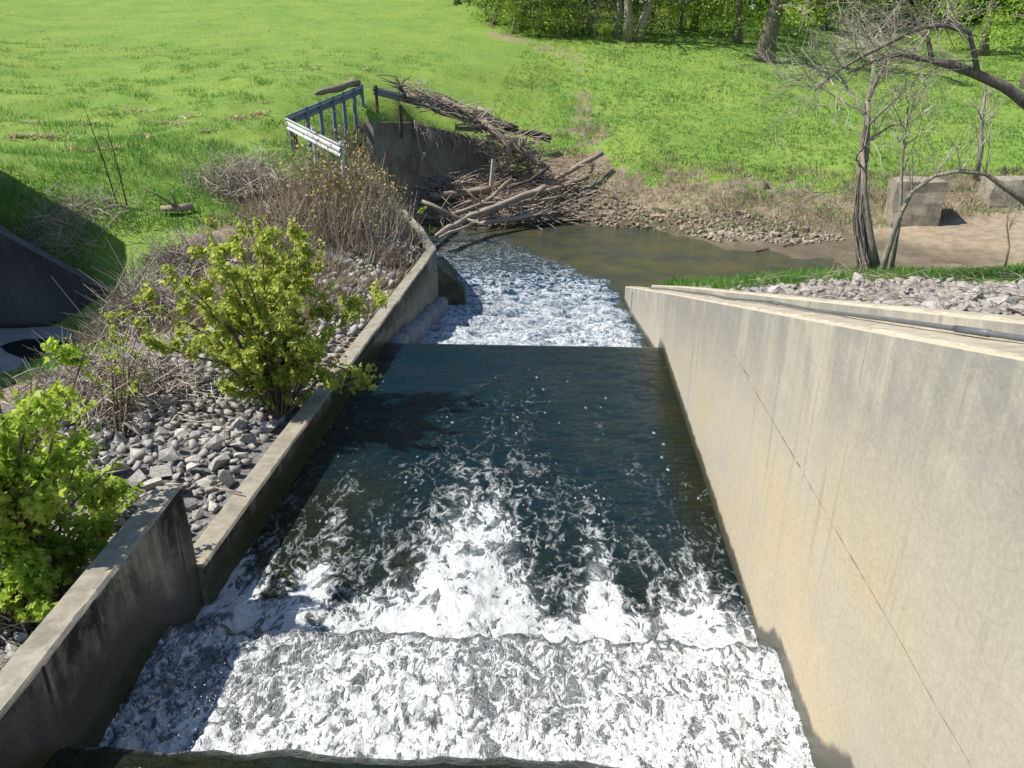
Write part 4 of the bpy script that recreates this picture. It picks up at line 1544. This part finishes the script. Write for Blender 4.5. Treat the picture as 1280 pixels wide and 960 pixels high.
# low branch hanging over the pool
hb = empty('hanging_branch', atz(418, 470, .42))
tag(hb, 'leafy low branch reaching from the curb wall out over the pool', 'branch')
pts = [Vector((-.4, .3, .05)), Vector((0, .05, .12)), Vector((.22, -.05, .10)), Vector((.42, -.1, .02)), Vector((.48, -.05, .14))]
MB().tube(pts, [.012, .01, .008, .005, .003], 5).build('stem', M['stem_green'], hb)
rr = random.Random(4)
P, D, S, T = [], [], [], []
for i in range(110):
    f = rr.uniform(.8, 3.9)
    j = min(int(f), 3)
    c = pts[j].lerp(pts[j + 1], f - j)
    P.append(c + Vector((rr.gauss(0, .06), rr.gauss(0, .06), rr.gauss(0, .05))))
    D.append((rr.uniform(-1, 1), rr.uniform(-1, 1), rr.uniform(-1, 0)))
    S.append(rr.uniform(.05, .09))
    T.append(rr.uniform(.1, .7))
o = obj('foliage', leaf_cloud('foliage', np.array(P), np.array(D), np.array(S), M['maple'], np.array(T), np.random.default_rng(2)), hb)
o["kind"] = "stuff"

# ------------------------------------------------------------------ dry shrubs
def dry_shrub(name, label, base, wd, dp, ht, n, mat, seed, heads=None, droop=0.0, group='dry leafless shrubs'):
    root = empty(name, base)
    tag(root, label, 'shrub', group)

    def samp(rr):
        x, y = rr.gauss(0, .45) * wd, rr.gauss(0, .45) * dp
        z = float(hshift(x, y))
        h = ht * rr.uniform(.2, .75) * (1 - .3 * (x / wd / 1.2) ** 2)
        p = Vector((x, y, z + (rr.random() * h if droop else rr.random() * h * .35)))
        if droop:
            d = Vector((rr.uniform(-1, 1), rr.uniform(-1, 1), rr.uniform(-.8, .8))).normalized()
        else:
            d = Vector((rr.gauss(0, .3), rr.gauss(0, .3), 1)).normalized()
        return p, d

    def hshift(x, y):
        return h1(base.x + x, base.y + y) - base.z
    L = (.2 * ht, .75 * ht)
    twig_mass('twigs', n, samp, L, (.003, .009), mat, None, .3, root, 'stuff', seed)
    rr = random.Random(seed)
    for i in range(9):
        x, y = rr.gauss(0, .4) * wd, rr.gauss(0, .4) * dp
        z = hshift(x, y)
        t = Vector((x + rr.gauss(0, .3), y + rr.gauss(0, .2), z + ht * rr.uniform(.7, 1.05)))
        MB().tube([Vector((x, y, z - .05)), Vector((x, y, z)).lerp(t, .5) + Vector((.04, 0, 0)), t], [.013, .009, .004], 4, False).build('stem', mat, root)
    if heads:
        rng = np.random.default_rng(seed)
        m = heads
        X, Y = rng.normal(0, .48, m) * wd, rng.normal(0, .48, m) * dp
        Z = height(base.x + X, base.y + Y) - base.z + ht * rng.uniform(.35, 1.0, m)
        D = rng.normal(size=(m, 3))
        o = obj('seed_heads', leaf_cloud('seed_heads', np.column_stack([X, Y, Z]), D, rng.uniform(.03, .08, m), M['dry_rust'], rng.uniform(0, 1, m), rng, (QUAD, QUADF)), root)
        o["kind"] = "stuff"
    return root


dry_shrub('dry_shrub', 'tall tan dry shrub with rusty seed heads below the white guardrail', hit(425, 290, 12), 1.25, 1.4, 1.55, 1500, M['dry_tan'], 31, 1100)
dry_shrub('dry_shrub', 'second tan dry shrub by the far end of the curb wall', hit(472, 268, 12), .7, .9, 1.2, 600, M['dry_tan'], 32, 420)
dry_shrub('bramble', 'grey bramble mound on the grass left of the guardrail', hit(305, 240, 12), 1.1, .9, .95, 1500, M['dry_grey'], 33, None, 1)
dry_shrub('bramble', 'grey bramble mound behind the large maple sapling', hit(225, 335, 10), .8, .65, .7, 700, M['dry_grey'], 34, None, 1)
dry_shrub('bramble', 'drooping brown bramble over the end of the wing wall', hit(180, 405, 8), .6, .7, 1.05, 1200, M['dry_grey'], 35, None, 1)
dry_shrub('bramble', 'wide tangled bramble patch between the two maple saplings', atz(140, 500, .42), 1.0, 1.0, .75, 1900, M['dry_grey'], 36, None, 1)
dry_shrub('bramble', 'low dead bramble in the lawn hollow by the wing wall', hit(115, 265, 12), 1.1, .6, .45, 500, M['dry_grey'], 37, None, 1)
dry_shrub('bramble', 'shaded dead bramble on the grass above the wing wall', hit(70, 300, 12), .8, .5, .5, 600, M['dry_grey'], 41, None, 1)
dry_shrub('bramble', 'brown brush spilling over the berm left of the tan dry shrub', hit(345, 285, 12), .7, .7, .6, 400, M['dry_tan'], 42, None, 1)
dry_shrub('bramble', 'dead weed stalks at the bottom left behind the baffle wall', atz(20, 760, .5), .6, .6, .6, 450, M['dry_tan'], 38, None, 1)
for lb, px, py, hh in (('left of two thin dark weed stalks standing in the grass', 152, 258, 1.9), ('right of two thin dark weed stalks standing in the grass', 164, 262, 1.55)):
    p = hit(px - 4, py, 12)
    r = empty('weed_stalk', p)
    tag(r, lb, 'weed', 'dark weed stalks')
    mb = MB()
    top = Vector((-.28 if hh > 1.7 else -.1, 0, hh))
    mb.tube([Vector((0, 0, -.1)), top * .5 + Vector((.02, 0, 0)), top], [.016, .012, .004], 5)
    mb.build('stem', M['wood_dark'], r)
    mb = MB()
    rr = random.Random(px)
    for i in range(16):
        q = top * rr.uniform(.25, 1)
        mb.tube([q, q + Vector((rr.uniform(-.2, .2), rr.uniform(-.1, .1), rr.uniform(.05, .2)))], [.005, .002], 3, False)
    mb.build('twigs', M['wood_dark'], r)["kind"] = "stuff"

# ------------------------------------------------------------------ grass
def blades(name, X, Y, hgt, wid, nb, mat, tint, rng, lean=.5, label=None, spread=.05):
    n = len(X)
    Z = height(X, Y)
    P = np.repeat(np.column_stack([X, Y, Z]), nb, 0)
    m = n * nb
    Hh = np.repeat(hgt, nb) * rng.uniform(.6, 1.2, m)
    Wd = np.repeat(wid, nb)
    sp = np.repeat(spread * hgt / .12, nb)
    P[:, 0] += rng.normal(0, 1, m) * sp
    P[:, 1] += rng.normal(0, 1, m) * sp
    P[:, 2] -= .02
    a = rng.uniform(0, 6.283, m)
    l = rng.normal(0, lean, m)
    b = rng.uniform(0, 6.283, m)
    side = np.column_stack([np.cos(a), np.sin(a), np.zeros(m)]) * (Wd / 2)[:, None]
    top = P + np.column_stack([np.cos(b) * l, np.sin(b) * l, np.ones(m)]) * Hh[:, None]
    V = np.stack([P - side, P + side, top], 1).reshape(-1, 3)
    F = np.arange(m * 3).reshape(-1, 3)
    tt = np.clip(np.repeat(tint, nb) + rng.normal(0, .12, m), 0, 1)
    me = np_mesh(name, V, F, mat, False, dict(tint=np.repeat(tt, 3)))
    o = tag(obj(name, me), label, kind='stuff')
    return o


def frustum_pts(n, ymin, ymax, rng, power=1.0, margin=1.08):
    # denser near
    t = rng.random(n)
    y = ymin * (ymax / ymin) ** (t ** power)
    x = rng.uniform(-1, 1, n) * (.70 * y * margin + 1)
    return x, y


gr = np.random.default_rng(77)
WY = lambda x: np.interp(x, [-13.5, wp1.x, wp2.x, wp2.x + .3], [12.6, 12.8, 13.3, 11.5]) + .34
x, y = frustum_pts(180000, 12.4, 75, gr)
d_, g_, s_ = covers(x, y)
bare = np.maximum(np.maximum(d_, g_), s_)
ok = (gr.random(len(x)) > bare * 1.25) & ~((x > -2.2) & (x < 3.2) & (y < 19)) & (y > WY(x))
right_near = (x > 2.6) & (y < 20)
ok &= ~right_near
x, y = x[ok], y[ok]
lawn = np.where(x < -1.5 - (y - 28) * -.12, 1, 0)
hg = np.where(lawn > 0, .036, .075) * (.6 + .9 * fbm(x * .7, y * .7, 3, 300)) * (1 + .012 * y)
tn = .25 + .95 * (fbm(x * .35, y * .9, 4, 310) - .5) + .15 * lawn + .10 * lawn * np.sin((y * 1.0 - x * .16) * 3.2 + 2 * fbm(x * .2, y * .2, 2, 312))
br_ = poly_sdf(POLY_BRUSH, x, y)
keep = br_ < (fbm(x * .7, y * .7, 3, 315) - .62) * 2.5
left_side = (x < -.3 + .245 * (y - 30)) & (y > 20) | (x < -1)
for nm, mk, mt, lb in (('lawn_grass', left_side, 'grass_blade', 'short mown green grass covering the left hillside'), ('meadow_grass', ~left_side, 'grass_flat', 'rougher bluish green grass of the flat meadow below the wood')):
    k = mk & keep
    blades(nm, x[k], y[k], hg[k], hg[k] * .28, 3, M[mt], np.clip(tn[k], 0, .7), gr, .6, lb)

# rank grass: bank edges, pit rim, hollow by the wing wall, strip on the right bank
x, y = frustum_pts(130000, 9.5, 42, gr)
d_, g_, s_ = covers(x, y)
n_ = fbm(x * .8, y * .8, 4, 330)
left = (x < -2) & (y < 16.5 + 6 * fbm(x * .35, y * .35, 4, 334)) & (y > WY(x)) & (n_ > .42)
bank = ((y > 23) & (d_ > .03) & (d_ < .7) & (n_ > .42)) | ((poly_sdf(POLY_BRUSH, x, y) > -.8) & (fbm(x * .6 + 5, y * .6, 4, 333) > .455 - .02 * np.clip(x - 3, 0, 4)))
rim = (poly_sdf(POLY_PIT, x, y) > -1.0) & (poly_sdf(POLY_PIT, x, y) < .4) & (y > 23) & (x < -2.2)
strp = (x > 3.2) & (y > 14.5) & (y < 19) & (g_ < .4) & (height(x, y) > -.85)
tuft = (x < -1) & (y < 42) & (fbm(x * 1.7, y * 1.2, 3, 337) > .63)
berm_ = (x < -2.9) & (x > -7) & (y > 9.5) & (y < 22) & (g_ < .5) & (fbm(x * 1.2, y * 1.2, 3, 339) > .56)
ok = ((left & (d_ < .8)) | (tuft & (d_ < .5)) | berm_ | bank | rim | strp) & ((y > WY(x)) | berm_)
ok &= gr.random(len(x)) < np.where(strp, 1, .55)
ok &= ~((y < 17.5) & (x > xL(y) - .3) & (x < xR(np.minimum(y, 17)) + .5)) & ~((y < 23) & (x > -2.2 - .25 * (y - 17)) & (x < 2.9))
x, y = x[ok], y[ok]
hg = .08 + .15 * fbm(x * 1.3, y * 1.3, 3, 340)
blades('bank_grass', x, y, hg, hg * .16, 4, M['grass_rank'], np.clip(.2 + .6 * (fbm(x * .9, y * .9, 3, 350) - .4), 0, .8), gr, .5, 'rank darker grass on the creek banks and ditch edges', .09)
# dead grass on the bank and berm
x, y = frustum_pts(150000, 7, 33, gr)
d_, g_, s_ = covers(x, y)
n_ = fbm(x * 1.1, y * 1.1, 4, 360)
hh_ = height(x, y)
br_ = poly_sdf(POLY_BRUSH, x, y)
ok = (((y > 22) & (br_ > -.6) & (n_ > .36)) | ((y > 23) & (d_ > .05) & (s_ < .5) & (n_ > .44) & (hh_ > CREEK_Z + .45)) | ((x < -2.2) & (y < 23) & (d_ > .15) & (n_ > .45) & (y > 10.5) & (hh_ > .1)))
ok &= ((y > WY(x)) | (x > -6.4)) & (gr.random(len(x)) < .8) & (x > -7.2) & ~((y < 17.2) & (x > xL(y) - .3) & (x < 2.8)) & ~((y >= 17.2) & (y < 22.4) & (x > -2.1 - .25 * (y - 17)) & (x < 2.8))
x, y = x[ok], y[ok]
hg = .10 + .20 * fbm(x * 1.7, y * 1.7, 3, 370)
blades('dead_grass', x, y, hg, hg * .13, 4, M['dry_blade'], gr.uniform(0, .8, len(x)), gr, .9, 'dead tan grass on the creek bank and berm', .09)
# straw clippings lying on the lawn
CL = []
rr = random.Random(9)
for (px, py, n, sx) in [(45, 163 - 122, 6, 10), (110, 62, 8, 14), (108, 155, 14, 12), (170, 140, 16, 18), (210, 155, 22, 16), (240, 147, 18, 10), (300, 148, 24, 10), (322, 142, 18, 8), (258, 165, 10, 8), (60, 172, 20, 22), (100, 187, 30, 40), (40, 155, 8, 6),
                        (180, 172, 12, 6), (20, 171, 16, 12), (320, 128, 8, 12), (370, 88, 8, 14), (395, 85, 10, 12), (430, 95, 8, 12), (465, 88, 8, 10), (60, 52, 8, 6), (160, 62, 14, 20), (200, 66, 10, 16), (300, 40, 8, 30)]:
    for k in range(n):
        CL.append(hit(px + rr.gauss(0, sx * .8), py + rr.gauss(0, 1.6), 13.5))
CX, CY = np.array([p.x for p in CL]), np.array([p.y for p in CL])
blades('straw_clippings', CX, CY, np.full(len(CX), .10), np.full(len(CX), .05), 7, M['straw'], gr.uniform(0, 1, len(CX)), gr, 2.2, 'scattered pale straw clippings on the mown slope', .10)
# little green weeds along the parapet and at the riprap
x = gr.uniform(3.2, 11, 9000)
y = gr.uniform(14.3, 18.6, 9000)
ok = (height(x, y) > -.9) & (np.abs(y - (16.4 + .25 * np.sin(x))) < .9 + .5 * fbm(x, y, 2, 390)) & (fbm(x * 1.2, y * 1.2, 3, 395) > .38)
x, y = x[ok], y[ok]
blades('verge_grass', x, y, gr.uniform(.10, .24, len(x)), gr.uniform(.02, .04, len(x)), 5, M['grass_rank'], gr.uniform(0, .6, len(x)), gr, .55, 'bright green grass verge behind the right wall', .08)


# ------------------------------------------------------------------ trees
def grow(mb_b, mb_t, p, d, L, r, depth, rr, spread=.55, up=.05, tw=3, ratio=.72, kids=(2, 3), minr=.004, jit=.18):
    """recursive branch; thick pieces go to mb_b and thin ones to mb_t"""
    n = max(2, int(L / .22)) if depth > 1 else 3
    pts = [p.copy()]
    dd = d.copy()
    for i in range(n):
        dd = (dd + Vector((rr.gauss(0, jit), rr.gauss(0, jit), rr.gauss(0, jit) + up))).normalized()
        pts.append(pts[-1] + dd * (L / n))
    r1 = max(r * .6, minr)
    rad = [r + (r1 - r) * i / n for i in range(n + 1)]
    (mb_b if r > .02 else mb_t).tube(pts, rad, 7 if r > .05 else 5 if r > .02 else 3, False)
    if depth == 0:
        return
    for k in range(rr.randint(*kids)):
        i = rr.randint(max(1, n // 3), n)
        ax = Vector((rr.gauss(0, 1), rr.gauss(0, 1), rr.gauss(0, 1))).normalized()
        nd = (dd + ax * spread * 1.3).normalized()
        grow(mb_b, mb_t, pts[i], nd, L * rr.uniform(.5, .85) * (ratio / .72), max(rad[i] * .62, minr), depth - 1, rr, spread, up, tw, ratio, kids, minr, jit)


# vine-wrapped bare tree on the right bank
tb0 = atY(1086, 350, 17.0)
tb0.z = h1(tb0.x, tb0.y)
bt = empty('bare_tree', tb0)
tag(bt, 'bare vine wrapped tree with twisted trunk on the verge behind the right wall', 'tree')


def loc(px, py, Y, o):
    return atY(px, py, Y) - o


tr = [loc(1086, 352, 17, tb0), loc(1080, 320, 17, tb0), loc(1073, 270, 17, tb0), loc(1077, 215, 17, tb0), loc(1083, 165, 17.05, tb0), loc(1086, 120, 17.1, tb0)]
trunk = MB()
trunk.tube(tr, [.22, .12, .095, .08, .062, .045], 10, True, .4)
trunk.tube([loc(1098, 350, 16.9, tb0), loc(1088, 300, 16.9, tb0), loc(1080, 240, 16.9, tb0), loc(1078, 190, 16.9, tb0)], [.10, .08, .06, .04], 7, True, .4)
trunk.build('trunk', M['bark'], bt, True)
vine = MB()
rr = random.Random(12)
for k in range(26):
    ph = rr.uniform(0, 6.28)
    tw_ = rr.uniform(-3, 3)
    vp = []
    top = rr.uniform(.5, 1)
    for i in range(16):
        f = i / 15 * top * (len(tr) - 1)
        j = min(int(f), len(tr) - 2)
        c = tr[j].lerp(tr[j + 1], f - j)
        rad_ = np.interp(f, range(6), [.235, .14, .112, .098, .078, .06]) * rr.uniform(.9, 1.25)
        vp.append(c + Vector((math.cos(ph + tw_ * i / 15) * rad_, math.sin(ph + tw_ * i / 15) * rad_, rr.gauss(0, .03))))
    vine.tube(vp, [rr.uniform(.007, .02)] * 16, 5, False)
vine.build('vine', M['bark'], bt)["kind"] = "stuff"
bb, tt = MB(), MB()
for (px, py, dx, dz, L, r) in [(1084, 150, -.6, .5, 1.3, .035), (1086, 125, .3, .9, 1.4, .05), (1086, 122, -.2, .95, 1.4, .045), (1080, 180, .7, .5, 1.1, .03), (1078, 205, -.8, .25, 1.2, .025), (1083, 160, .5, .7, 1.2, .03), (1076, 240, -.9, .1, 1.0, .018), (1082, 140, -.9, .2, 1.5, .025)]:
    grow(bb, tt, loc(px, py, 17.05, tb0), Vector((dx, rr.uniform(-.4, .4), dz)).normalized(), L, r, 4, rr, .5, .02, kids=(2, 3))
bo_ = bb.build('branches', M['bark'], bt)
tt.build('twigs', M['twig_grey'], bo_)["kind"] = "stuff"

# arching stem rooted beside it
as0 = atY(1102, 348, 16.6)
as0.z = h1(as0.x, as0.y)
ar = empty('arching_stem', as0)
tag(ar, 'dark sapling stem arching right in a low bow from beside the bare tree', 'tree')
mb = MB()
ap_ = [loc(1100, 350, 16.6, as0), loc(1108, 318, 16.6, as0), loc(1122, 275, 16.5, as0), loc(1140, 240, 16.4, as0), loc(1168, 220, 16.2, as0), loc(1200, 214, 16.0, as0), loc(1232, 217, 15.9, as0), loc(1262, 238, 15.8, as0), loc(1295, 262, 15.7, as0)]
mb.tube(ap_, [.075, .06, .05, .045, .042, .045, .05, .06, .07], 8, True, .35)
mb.build('trunk', M['bark'], ar, True)
b_, t_ = MB(), MB()
for i in (3, 4, 5, 6):
    for k in range(3):
        grow(b_, t_, ap_[i], Vector((rr.uniform(-.6, .6), rr.uniform(-.4, .2), .9)).normalized(), rr.uniform(.4, .9), .014, 2, rr, .5, .05)
if b_.f:
    b_.build('branches', M['bark'], ar)
t_.build('twigs', M['twig_grey'], ar)["kind"] = "stuff"

for lb, px, py, tip, Y, r in (('slim dark leaning stem just right of the bare trunk', 1112, 350, (1138, 110), 16.8, .05),
                              ('thin bare sapling between the two concrete blocks', 1222, 215, (1232, 110), 28.5, .10),
                              ('small forked twiggy shrub on the verge at the right edge', 1256, 336, (1262, 250), 17.5, .03)):
    p = atY(px, py, Y)
    p.z = h1(p.x, p.y)
    r_ = empty('bare_sapling', p)
    tag(r_, lb, 'sapling', 'bare saplings on the right bank')
    q = loc(tip[0], tip[1], Y, p)
    sp = [Vector((0, 0, -.1)), q * .35 + Vector((.08, 0, 0)), q * .65 + Vector((-.02, 0, 0)), q]
    MB().tube(sp, [r, r * .8, r * .6, r * .3], 6, True, .2).build('trunk', M['bark'], r_, True)
    b_, t_ = MB(), MB()
    for k in range(10):
        f = rr.uniform(.3, 1)
        c = sp[1].lerp(sp[3], f)
        grow(b_, t_, c, Vector((rr.uniform(-1, 1), rr.uniform(-.6, .6), .7)).normalized(), q.length * rr.uniform(.12, .26), r * .3, 2, rr, .5, .05)
    if b_.f:
        b_.build('branches', M['bark'], r_)
    t_.build('twigs', M['twig_grey'], r_)["kind"] = "stuff"

# tree outside the right edge with the long limb that hangs into the picture
ot0 = Vector((13.2, 15.2, h1(13.2, 15.2)))
ot = empty('overhanging_tree', ot0)
tag(ot, 'bare tree whose long dark mossy limb reaches in at the upper right', 'tree')
lim = [loc(1345, 190, 15.1, ot0), loc(1285, 130, 15, ot0), loc(1255, 108, 15, ot0), loc(1220, 92, 15, ot0), loc(1190, 82, 15, ot0), loc(1160, 75, 15, ot0), loc(1128, 68, 15, ot0)]
tk = [Vector((0, 0, -.2)), Vector((-.1, 0, 1.2)), Vector((-.5, 0, 2.6)), lim[0]]
tp = MB()
tp.tube(tk, [.34, .28, .24, .19], 10, True, .3)
tp.tube([tk[2], Vector((-.2, .3, 4)), Vector((.3, .5, 6)), Vector((.5, .4, 8))], [.2, .17, .12, .06], 8, True, .3)
tp.build('trunk', M['bark_dark'], ot, True)
mb = MB()
mb.tube(lim, [.16, .11, .095, .085, .075, .06, .045], 8, True, .4)
lb2 = [loc(1222, 92, 15, ot0), loc(1218, 70, 14.9, ot0), loc(1212, 40, 14.9, ot0), loc(1180, 32, 14.8, ot0), loc(1150, 34, 14.8, ot0), loc(1115, 52, 14.7, ot0), loc(1075, 72, 14.6, ot0), loc(1045, 90, 14.6, ot0), loc(1018, 114, 14.5, ot0)]
mb.tube(lb2, [.06, .05, .045, .04, .04, .035, .03, .022, .012], 6, True, .2)
lb3 = [loc(1128, 68, 15, ot0), loc(1105, 72, 15.1, ot0), loc(1080, 82, 15.1, ot0), loc(1060, 92, 15.1, ot0)]
mb.tube(lb3, [.05, .035, .025, .015], 6, True, .2)
lb4 = [loc(1165, 76, 15, ot0), loc(1160, 50, 15.2, ot0), loc(1140, 20, 15.3, ot0), loc(1128, -10, 15.4, ot0)]
mb.tube(lb4, [.05, .04, .03, .02], 6, True, .2)
mb.build('limb', M['bark_dark'], ot, True)
b_, t_ = MB(), MB()
rr = random.Random(44)
for src, m in ((lb2, 34), (lb3, 14), (lb4, 14), (lim[3:], 12)):
    for k in range(m):
        i = rr.uniform(.5, len(src) - 1.001)
        j = int(i)
        c = src[j].lerp(src[j + 1], i - j)
        d = Vector((rr.gauss(-.7, .5), rr.gauss(0, .5), rr.gauss(.25, .5))).normalized()
        grow(b_, t_, c, d, rr.uniform(.4, 1.1), rr.uniform(.009, .017), 3, rr, .5, .0, kids=(2, 3), minr=.003)
b_.build('branches', M['twig_grey'], ot) if b_.f else None
t_.build('twigs', M['twig_grey'], ot)["kind"] = "stuff"


# woodland edge at the back
def wood_tree_meshes(seed, ht, r, mat_b, mat_l, leaves, crown, low, lsize, multi=1):
    rr = random.Random(seed)
    rng = np.random.default_rng(seed)
    tk, br, tw = MB(), MB(), MB()
    ends = []
    for s in range(multi):
        ox = Vector((rr.gauss(0, .3), rr.gauss(0, .3), 0)) if multi > 1 else Vector((0, 0, 0))
        rs_ = r * (rr.uniform(.5, 1) if multi > 1 else 1)
        pts = [ox + Vector((0, 0, -.3))]
        d = Vector((rr.gauss(0, .06), rr.gauss(0, .06), 1))
        for i in range(7):
            d += Vector((rr.gauss(0, .06), rr.gauss(0, .06), 0))
            pts.append(pts[-1] + d.normalized() * ht * .8 / 7)
        tk.tube(pts, [rs_ * 1.35] + [rs_ * (1 - .8 * i / 7) for i in range(1, 8)], 10, True, .25)
        for k in range(9):
            i = rr.randint(2, 7)
            a = rr.uniform(0, 6.28)
            L = crown * rr.uniform(.6, 1.1)
            dd = Vector((math.cos(a), math.sin(a), rr.uniform(-.15, .7)))
            q = [pts[i], pts[i] + dd * L * .5, pts[i] + dd * L + Vector((0, 0, -.15 * L))]
            br.tube(q, [rs_ * .3, rs_ * .18, rs_ * .05], 5, False)
            ends.append((q[1], q[2]))
    P, D, S, T = [], [], [], []
    ncl = leaves // 12
    for i in range(ncl):
        if rr.random() < .55:
            a, b = rr.choice(ends)
            c = a.lerp(b, rr.random() * 1.15)
        else:
            a = rr.uniform(0, 6.28)
            q = crown * rr.uniform(.35, 1.05)
            c = Vector((math.cos(a) * q, math.sin(a) * q, low + (ht - low) * rr.random() ** 1.7))
        t0 = rr.random()
        sg = rr.uniform(.18, .45)
        for k in range(12):
            P.append(c + Vector((rr.gauss(0, sg), rr.gauss(0, sg), rr.gauss(-.1, sg * .8))))
            D.append((rr.uniform(-1, 1), rr.uniform(-1, 1), rr.uniform(-1, .4)))
            S.append(lsize * rr.uniform(.6, 1.3))
            T.append(min(1, max(0, t0 * .8 + rr.uniform(-.1, .2))))
    lm = leaf_cloud('crown', np.array(P), np.array(D), np.array(S), mat_l, np.array(T), rng, (QUAD, QUADF))
    return tk.mesh('trunk', mat_b, True), br.mesh('branches', mat_b), lm


WT = [wood_tree_meshes(1, 11, .26, M['bark_dark'], M['wood_leaf'], 7200, 2.6, .9, .15),
      wood_tree_meshes(2, 9, .16, M['bark'], M['wood_leaf'], 4600, 2.0, .6, .13),
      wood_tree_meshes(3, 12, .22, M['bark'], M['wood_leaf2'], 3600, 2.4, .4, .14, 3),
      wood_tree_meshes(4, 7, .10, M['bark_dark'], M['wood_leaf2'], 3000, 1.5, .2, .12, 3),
      wood_tree_meshes(5, 13, .55, M['bark_dark'], M['wood_leaf'], 6500, 4.2, 4.0, .15)]


def wtree(label, v, px, py, Y, sc_=1.0, rz=0.0, wide=1.0):
    p = atY(px, py, Y)
    p.z = h1(p.x, p.y)
    r = empty('woodland_tree', p, rz)
    r.scale = (sc_ * wide, sc_ * wide, sc_)
    tag(r, label, 'tree', 'trees at the woodland edge')
    par = r
    for nm, me in zip(('trunk', 'branches', 'crown'), WT[v]):
        o = obj(nm, me, r if nm == 'trunk' else par)
        par = r if nm == 'trunk' else o
    return r


trees = [('thick dark trunked tree right of the woodland edge with shaded grass at its foot', 4, 954, 74, 45, 1.0, .3, .95),
         ('medium trunked tree just left of the thick dark trunk', 0, 921, 57, 50, 1.0, 1.2, 1),
         ('wide multi stemmed viny tree clump at the middle of the wood', 2, 778, 54, 50, 1.0, .4, 1.5),
         ('grey trunked tree at the upper right behind the bare limb', 0, 1236, 40, 52, 1.0, 2.0, 1.2),
         ('tree with bare trunk at the far right edge of the photo', 4, 1284, 112, 40, .8, 2.8, .7),
         ('leaning young tree at the left end of the wood', 1, 650, 52, 52, 1.0, .1, 1),
         ('slim pale tree left of the middle clump', 1, 700, 54, 51, 1.0, 2.2, 1),
         ('bushy green tree at the left corner of the wood', 3, 626, 40, 55, 1.1, 0, 1.2),
         ('dark multi stemmed thicket tree near the left of the wood', 3, 672, 52, 51, 1.0, 1.1, 1.2),
         ('dark leafy tree between slim pale tree and middle clump', 2, 738, 54, 51, .9, 2.1, 1),
         ('bright green tree overhanging right of the dark gap', 0, 868, 46, 54, 1.0, 4.0, 1.1),
         ('second bright green tree behind the medium trunk', 1, 905, 40, 58, 1.1, 5.0, 1.2),
         ('bright leafy tree right of the thick dark trunk', 1, 1000, 40, 58, 1.1, .9, 1.2),
         ('loose green tree behind the bare twigs', 0, 1060, 34, 62, 1.0, 1.9, 1.2),
         ('green tree in the gap left of the grey upper right trunk', 1, 1130, 30, 64, 1.2, 2.9, 1.2),
         ('dark tree deep in the gap of the wood', 2, 825, 38, 60, 1.0, 3.3, 1.3),
         ('distant tree at the right end of the wood', 2, 1190, 26, 68, 1.1, 4.4, 1.3),
         ('dark tree standing behind the slim pale tree', 2, 715, 42, 58, 1.1, 5.2, 1.3)]
for t in trees:
    wtree(*t)
for k, (px, py, Y, sc_) in enumerate([(618, 40, 53, .42), (640, 50, 50.5, .36), (668, 56, 50, .30), (705, 57, 50.5, .26), (752, 58, 49.5, .24), (800, 58, 52, .24), (850, 56, 53, .40), (885, 56, 53, .34), (985, 48, 55, .46), (1030, 42, 58, .5), (1090, 36, 62, .5), (1160, 30, 66, .55), (1215, 28, 68, .5), (1265, 26, 70, .6)]):
    p = atY(px, py, Y)
    p.z = h1(p.x, p.y)
    r = empty('woodland_shrub', p, k * 1.3)
    r.scale = (sc_ * 1.5, sc_ * 1.5, sc_)
    tag(r, ['leafy shrub at the left corner of the wood by the dirt track', 'leafy shrub beneath the leaning young tree', 'low leafy shrub left of the slim pale tree', 'low leafy shrub right of the slim pale tree', 'small shrub at the left foot of the middle clump', 'small shrub at the right foot of the middle clump', 'bright bushy shrub right of the dark gap', 'bright shrub left of the medium trunk', 'bushy shrub right of the thick dark trunk', 'shrub behind the bare twigs of the overhanging limb', 'shrub under the loose green tree in the far wood', 'shrub left of the grey upper right trunk', 'shrub beside the grey upper right trunk', 'shrub at the far upper right corner'][k], 'shrub', 'leafy shrubs along the wood')
    par = r
    for nm, me in zip(('trunk', 'branches', 'crown'), WT[1 if k % 3 else 0]):
        o = obj(nm if nm != 'trunk' else 'stem', me, r if nm == 'trunk' else par)
        par = r if nm == 'trunk' else o
# the mass of wood behind
rng = np.random.default_rng(91)
nn = 52000
wx = rng.uniform(-4, 75, nn)
wy = 60 + rng.uniform(0, 14, nn) + .12 * wx
wz = height(wx, wy) + rng.uniform(0, 1, nn) ** 1.3 * 11
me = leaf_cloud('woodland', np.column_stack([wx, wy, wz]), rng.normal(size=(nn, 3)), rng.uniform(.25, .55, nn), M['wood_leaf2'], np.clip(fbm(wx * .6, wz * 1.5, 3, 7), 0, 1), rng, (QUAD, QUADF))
tag(obj('woodland', me), 'mass of dark green wood behind the edge trees', kind='stuff')
ub = MB()
rr = random.Random(61)
for i in range(170):
    px = rr.uniform(605, 900)
    p = atY(px, rr.uniform(44, 56), rr.uniform(51, 58))
    p.z = h1(p.x, p.y)
    t = Vector((rr.gauss(0, .35), rr.gauss(0, .3), rr.uniform(.6, 4)))
    ub.tube([p, p + t * .5 + Vector((.1, 0, 0)), p + t], [rr.uniform(.015, .05), .02, .008], 3, False)
tag(ub.build('undergrowth', M['bark_dark']), 'bare brushy undergrowth along the foot of the wood', kind='stuff')
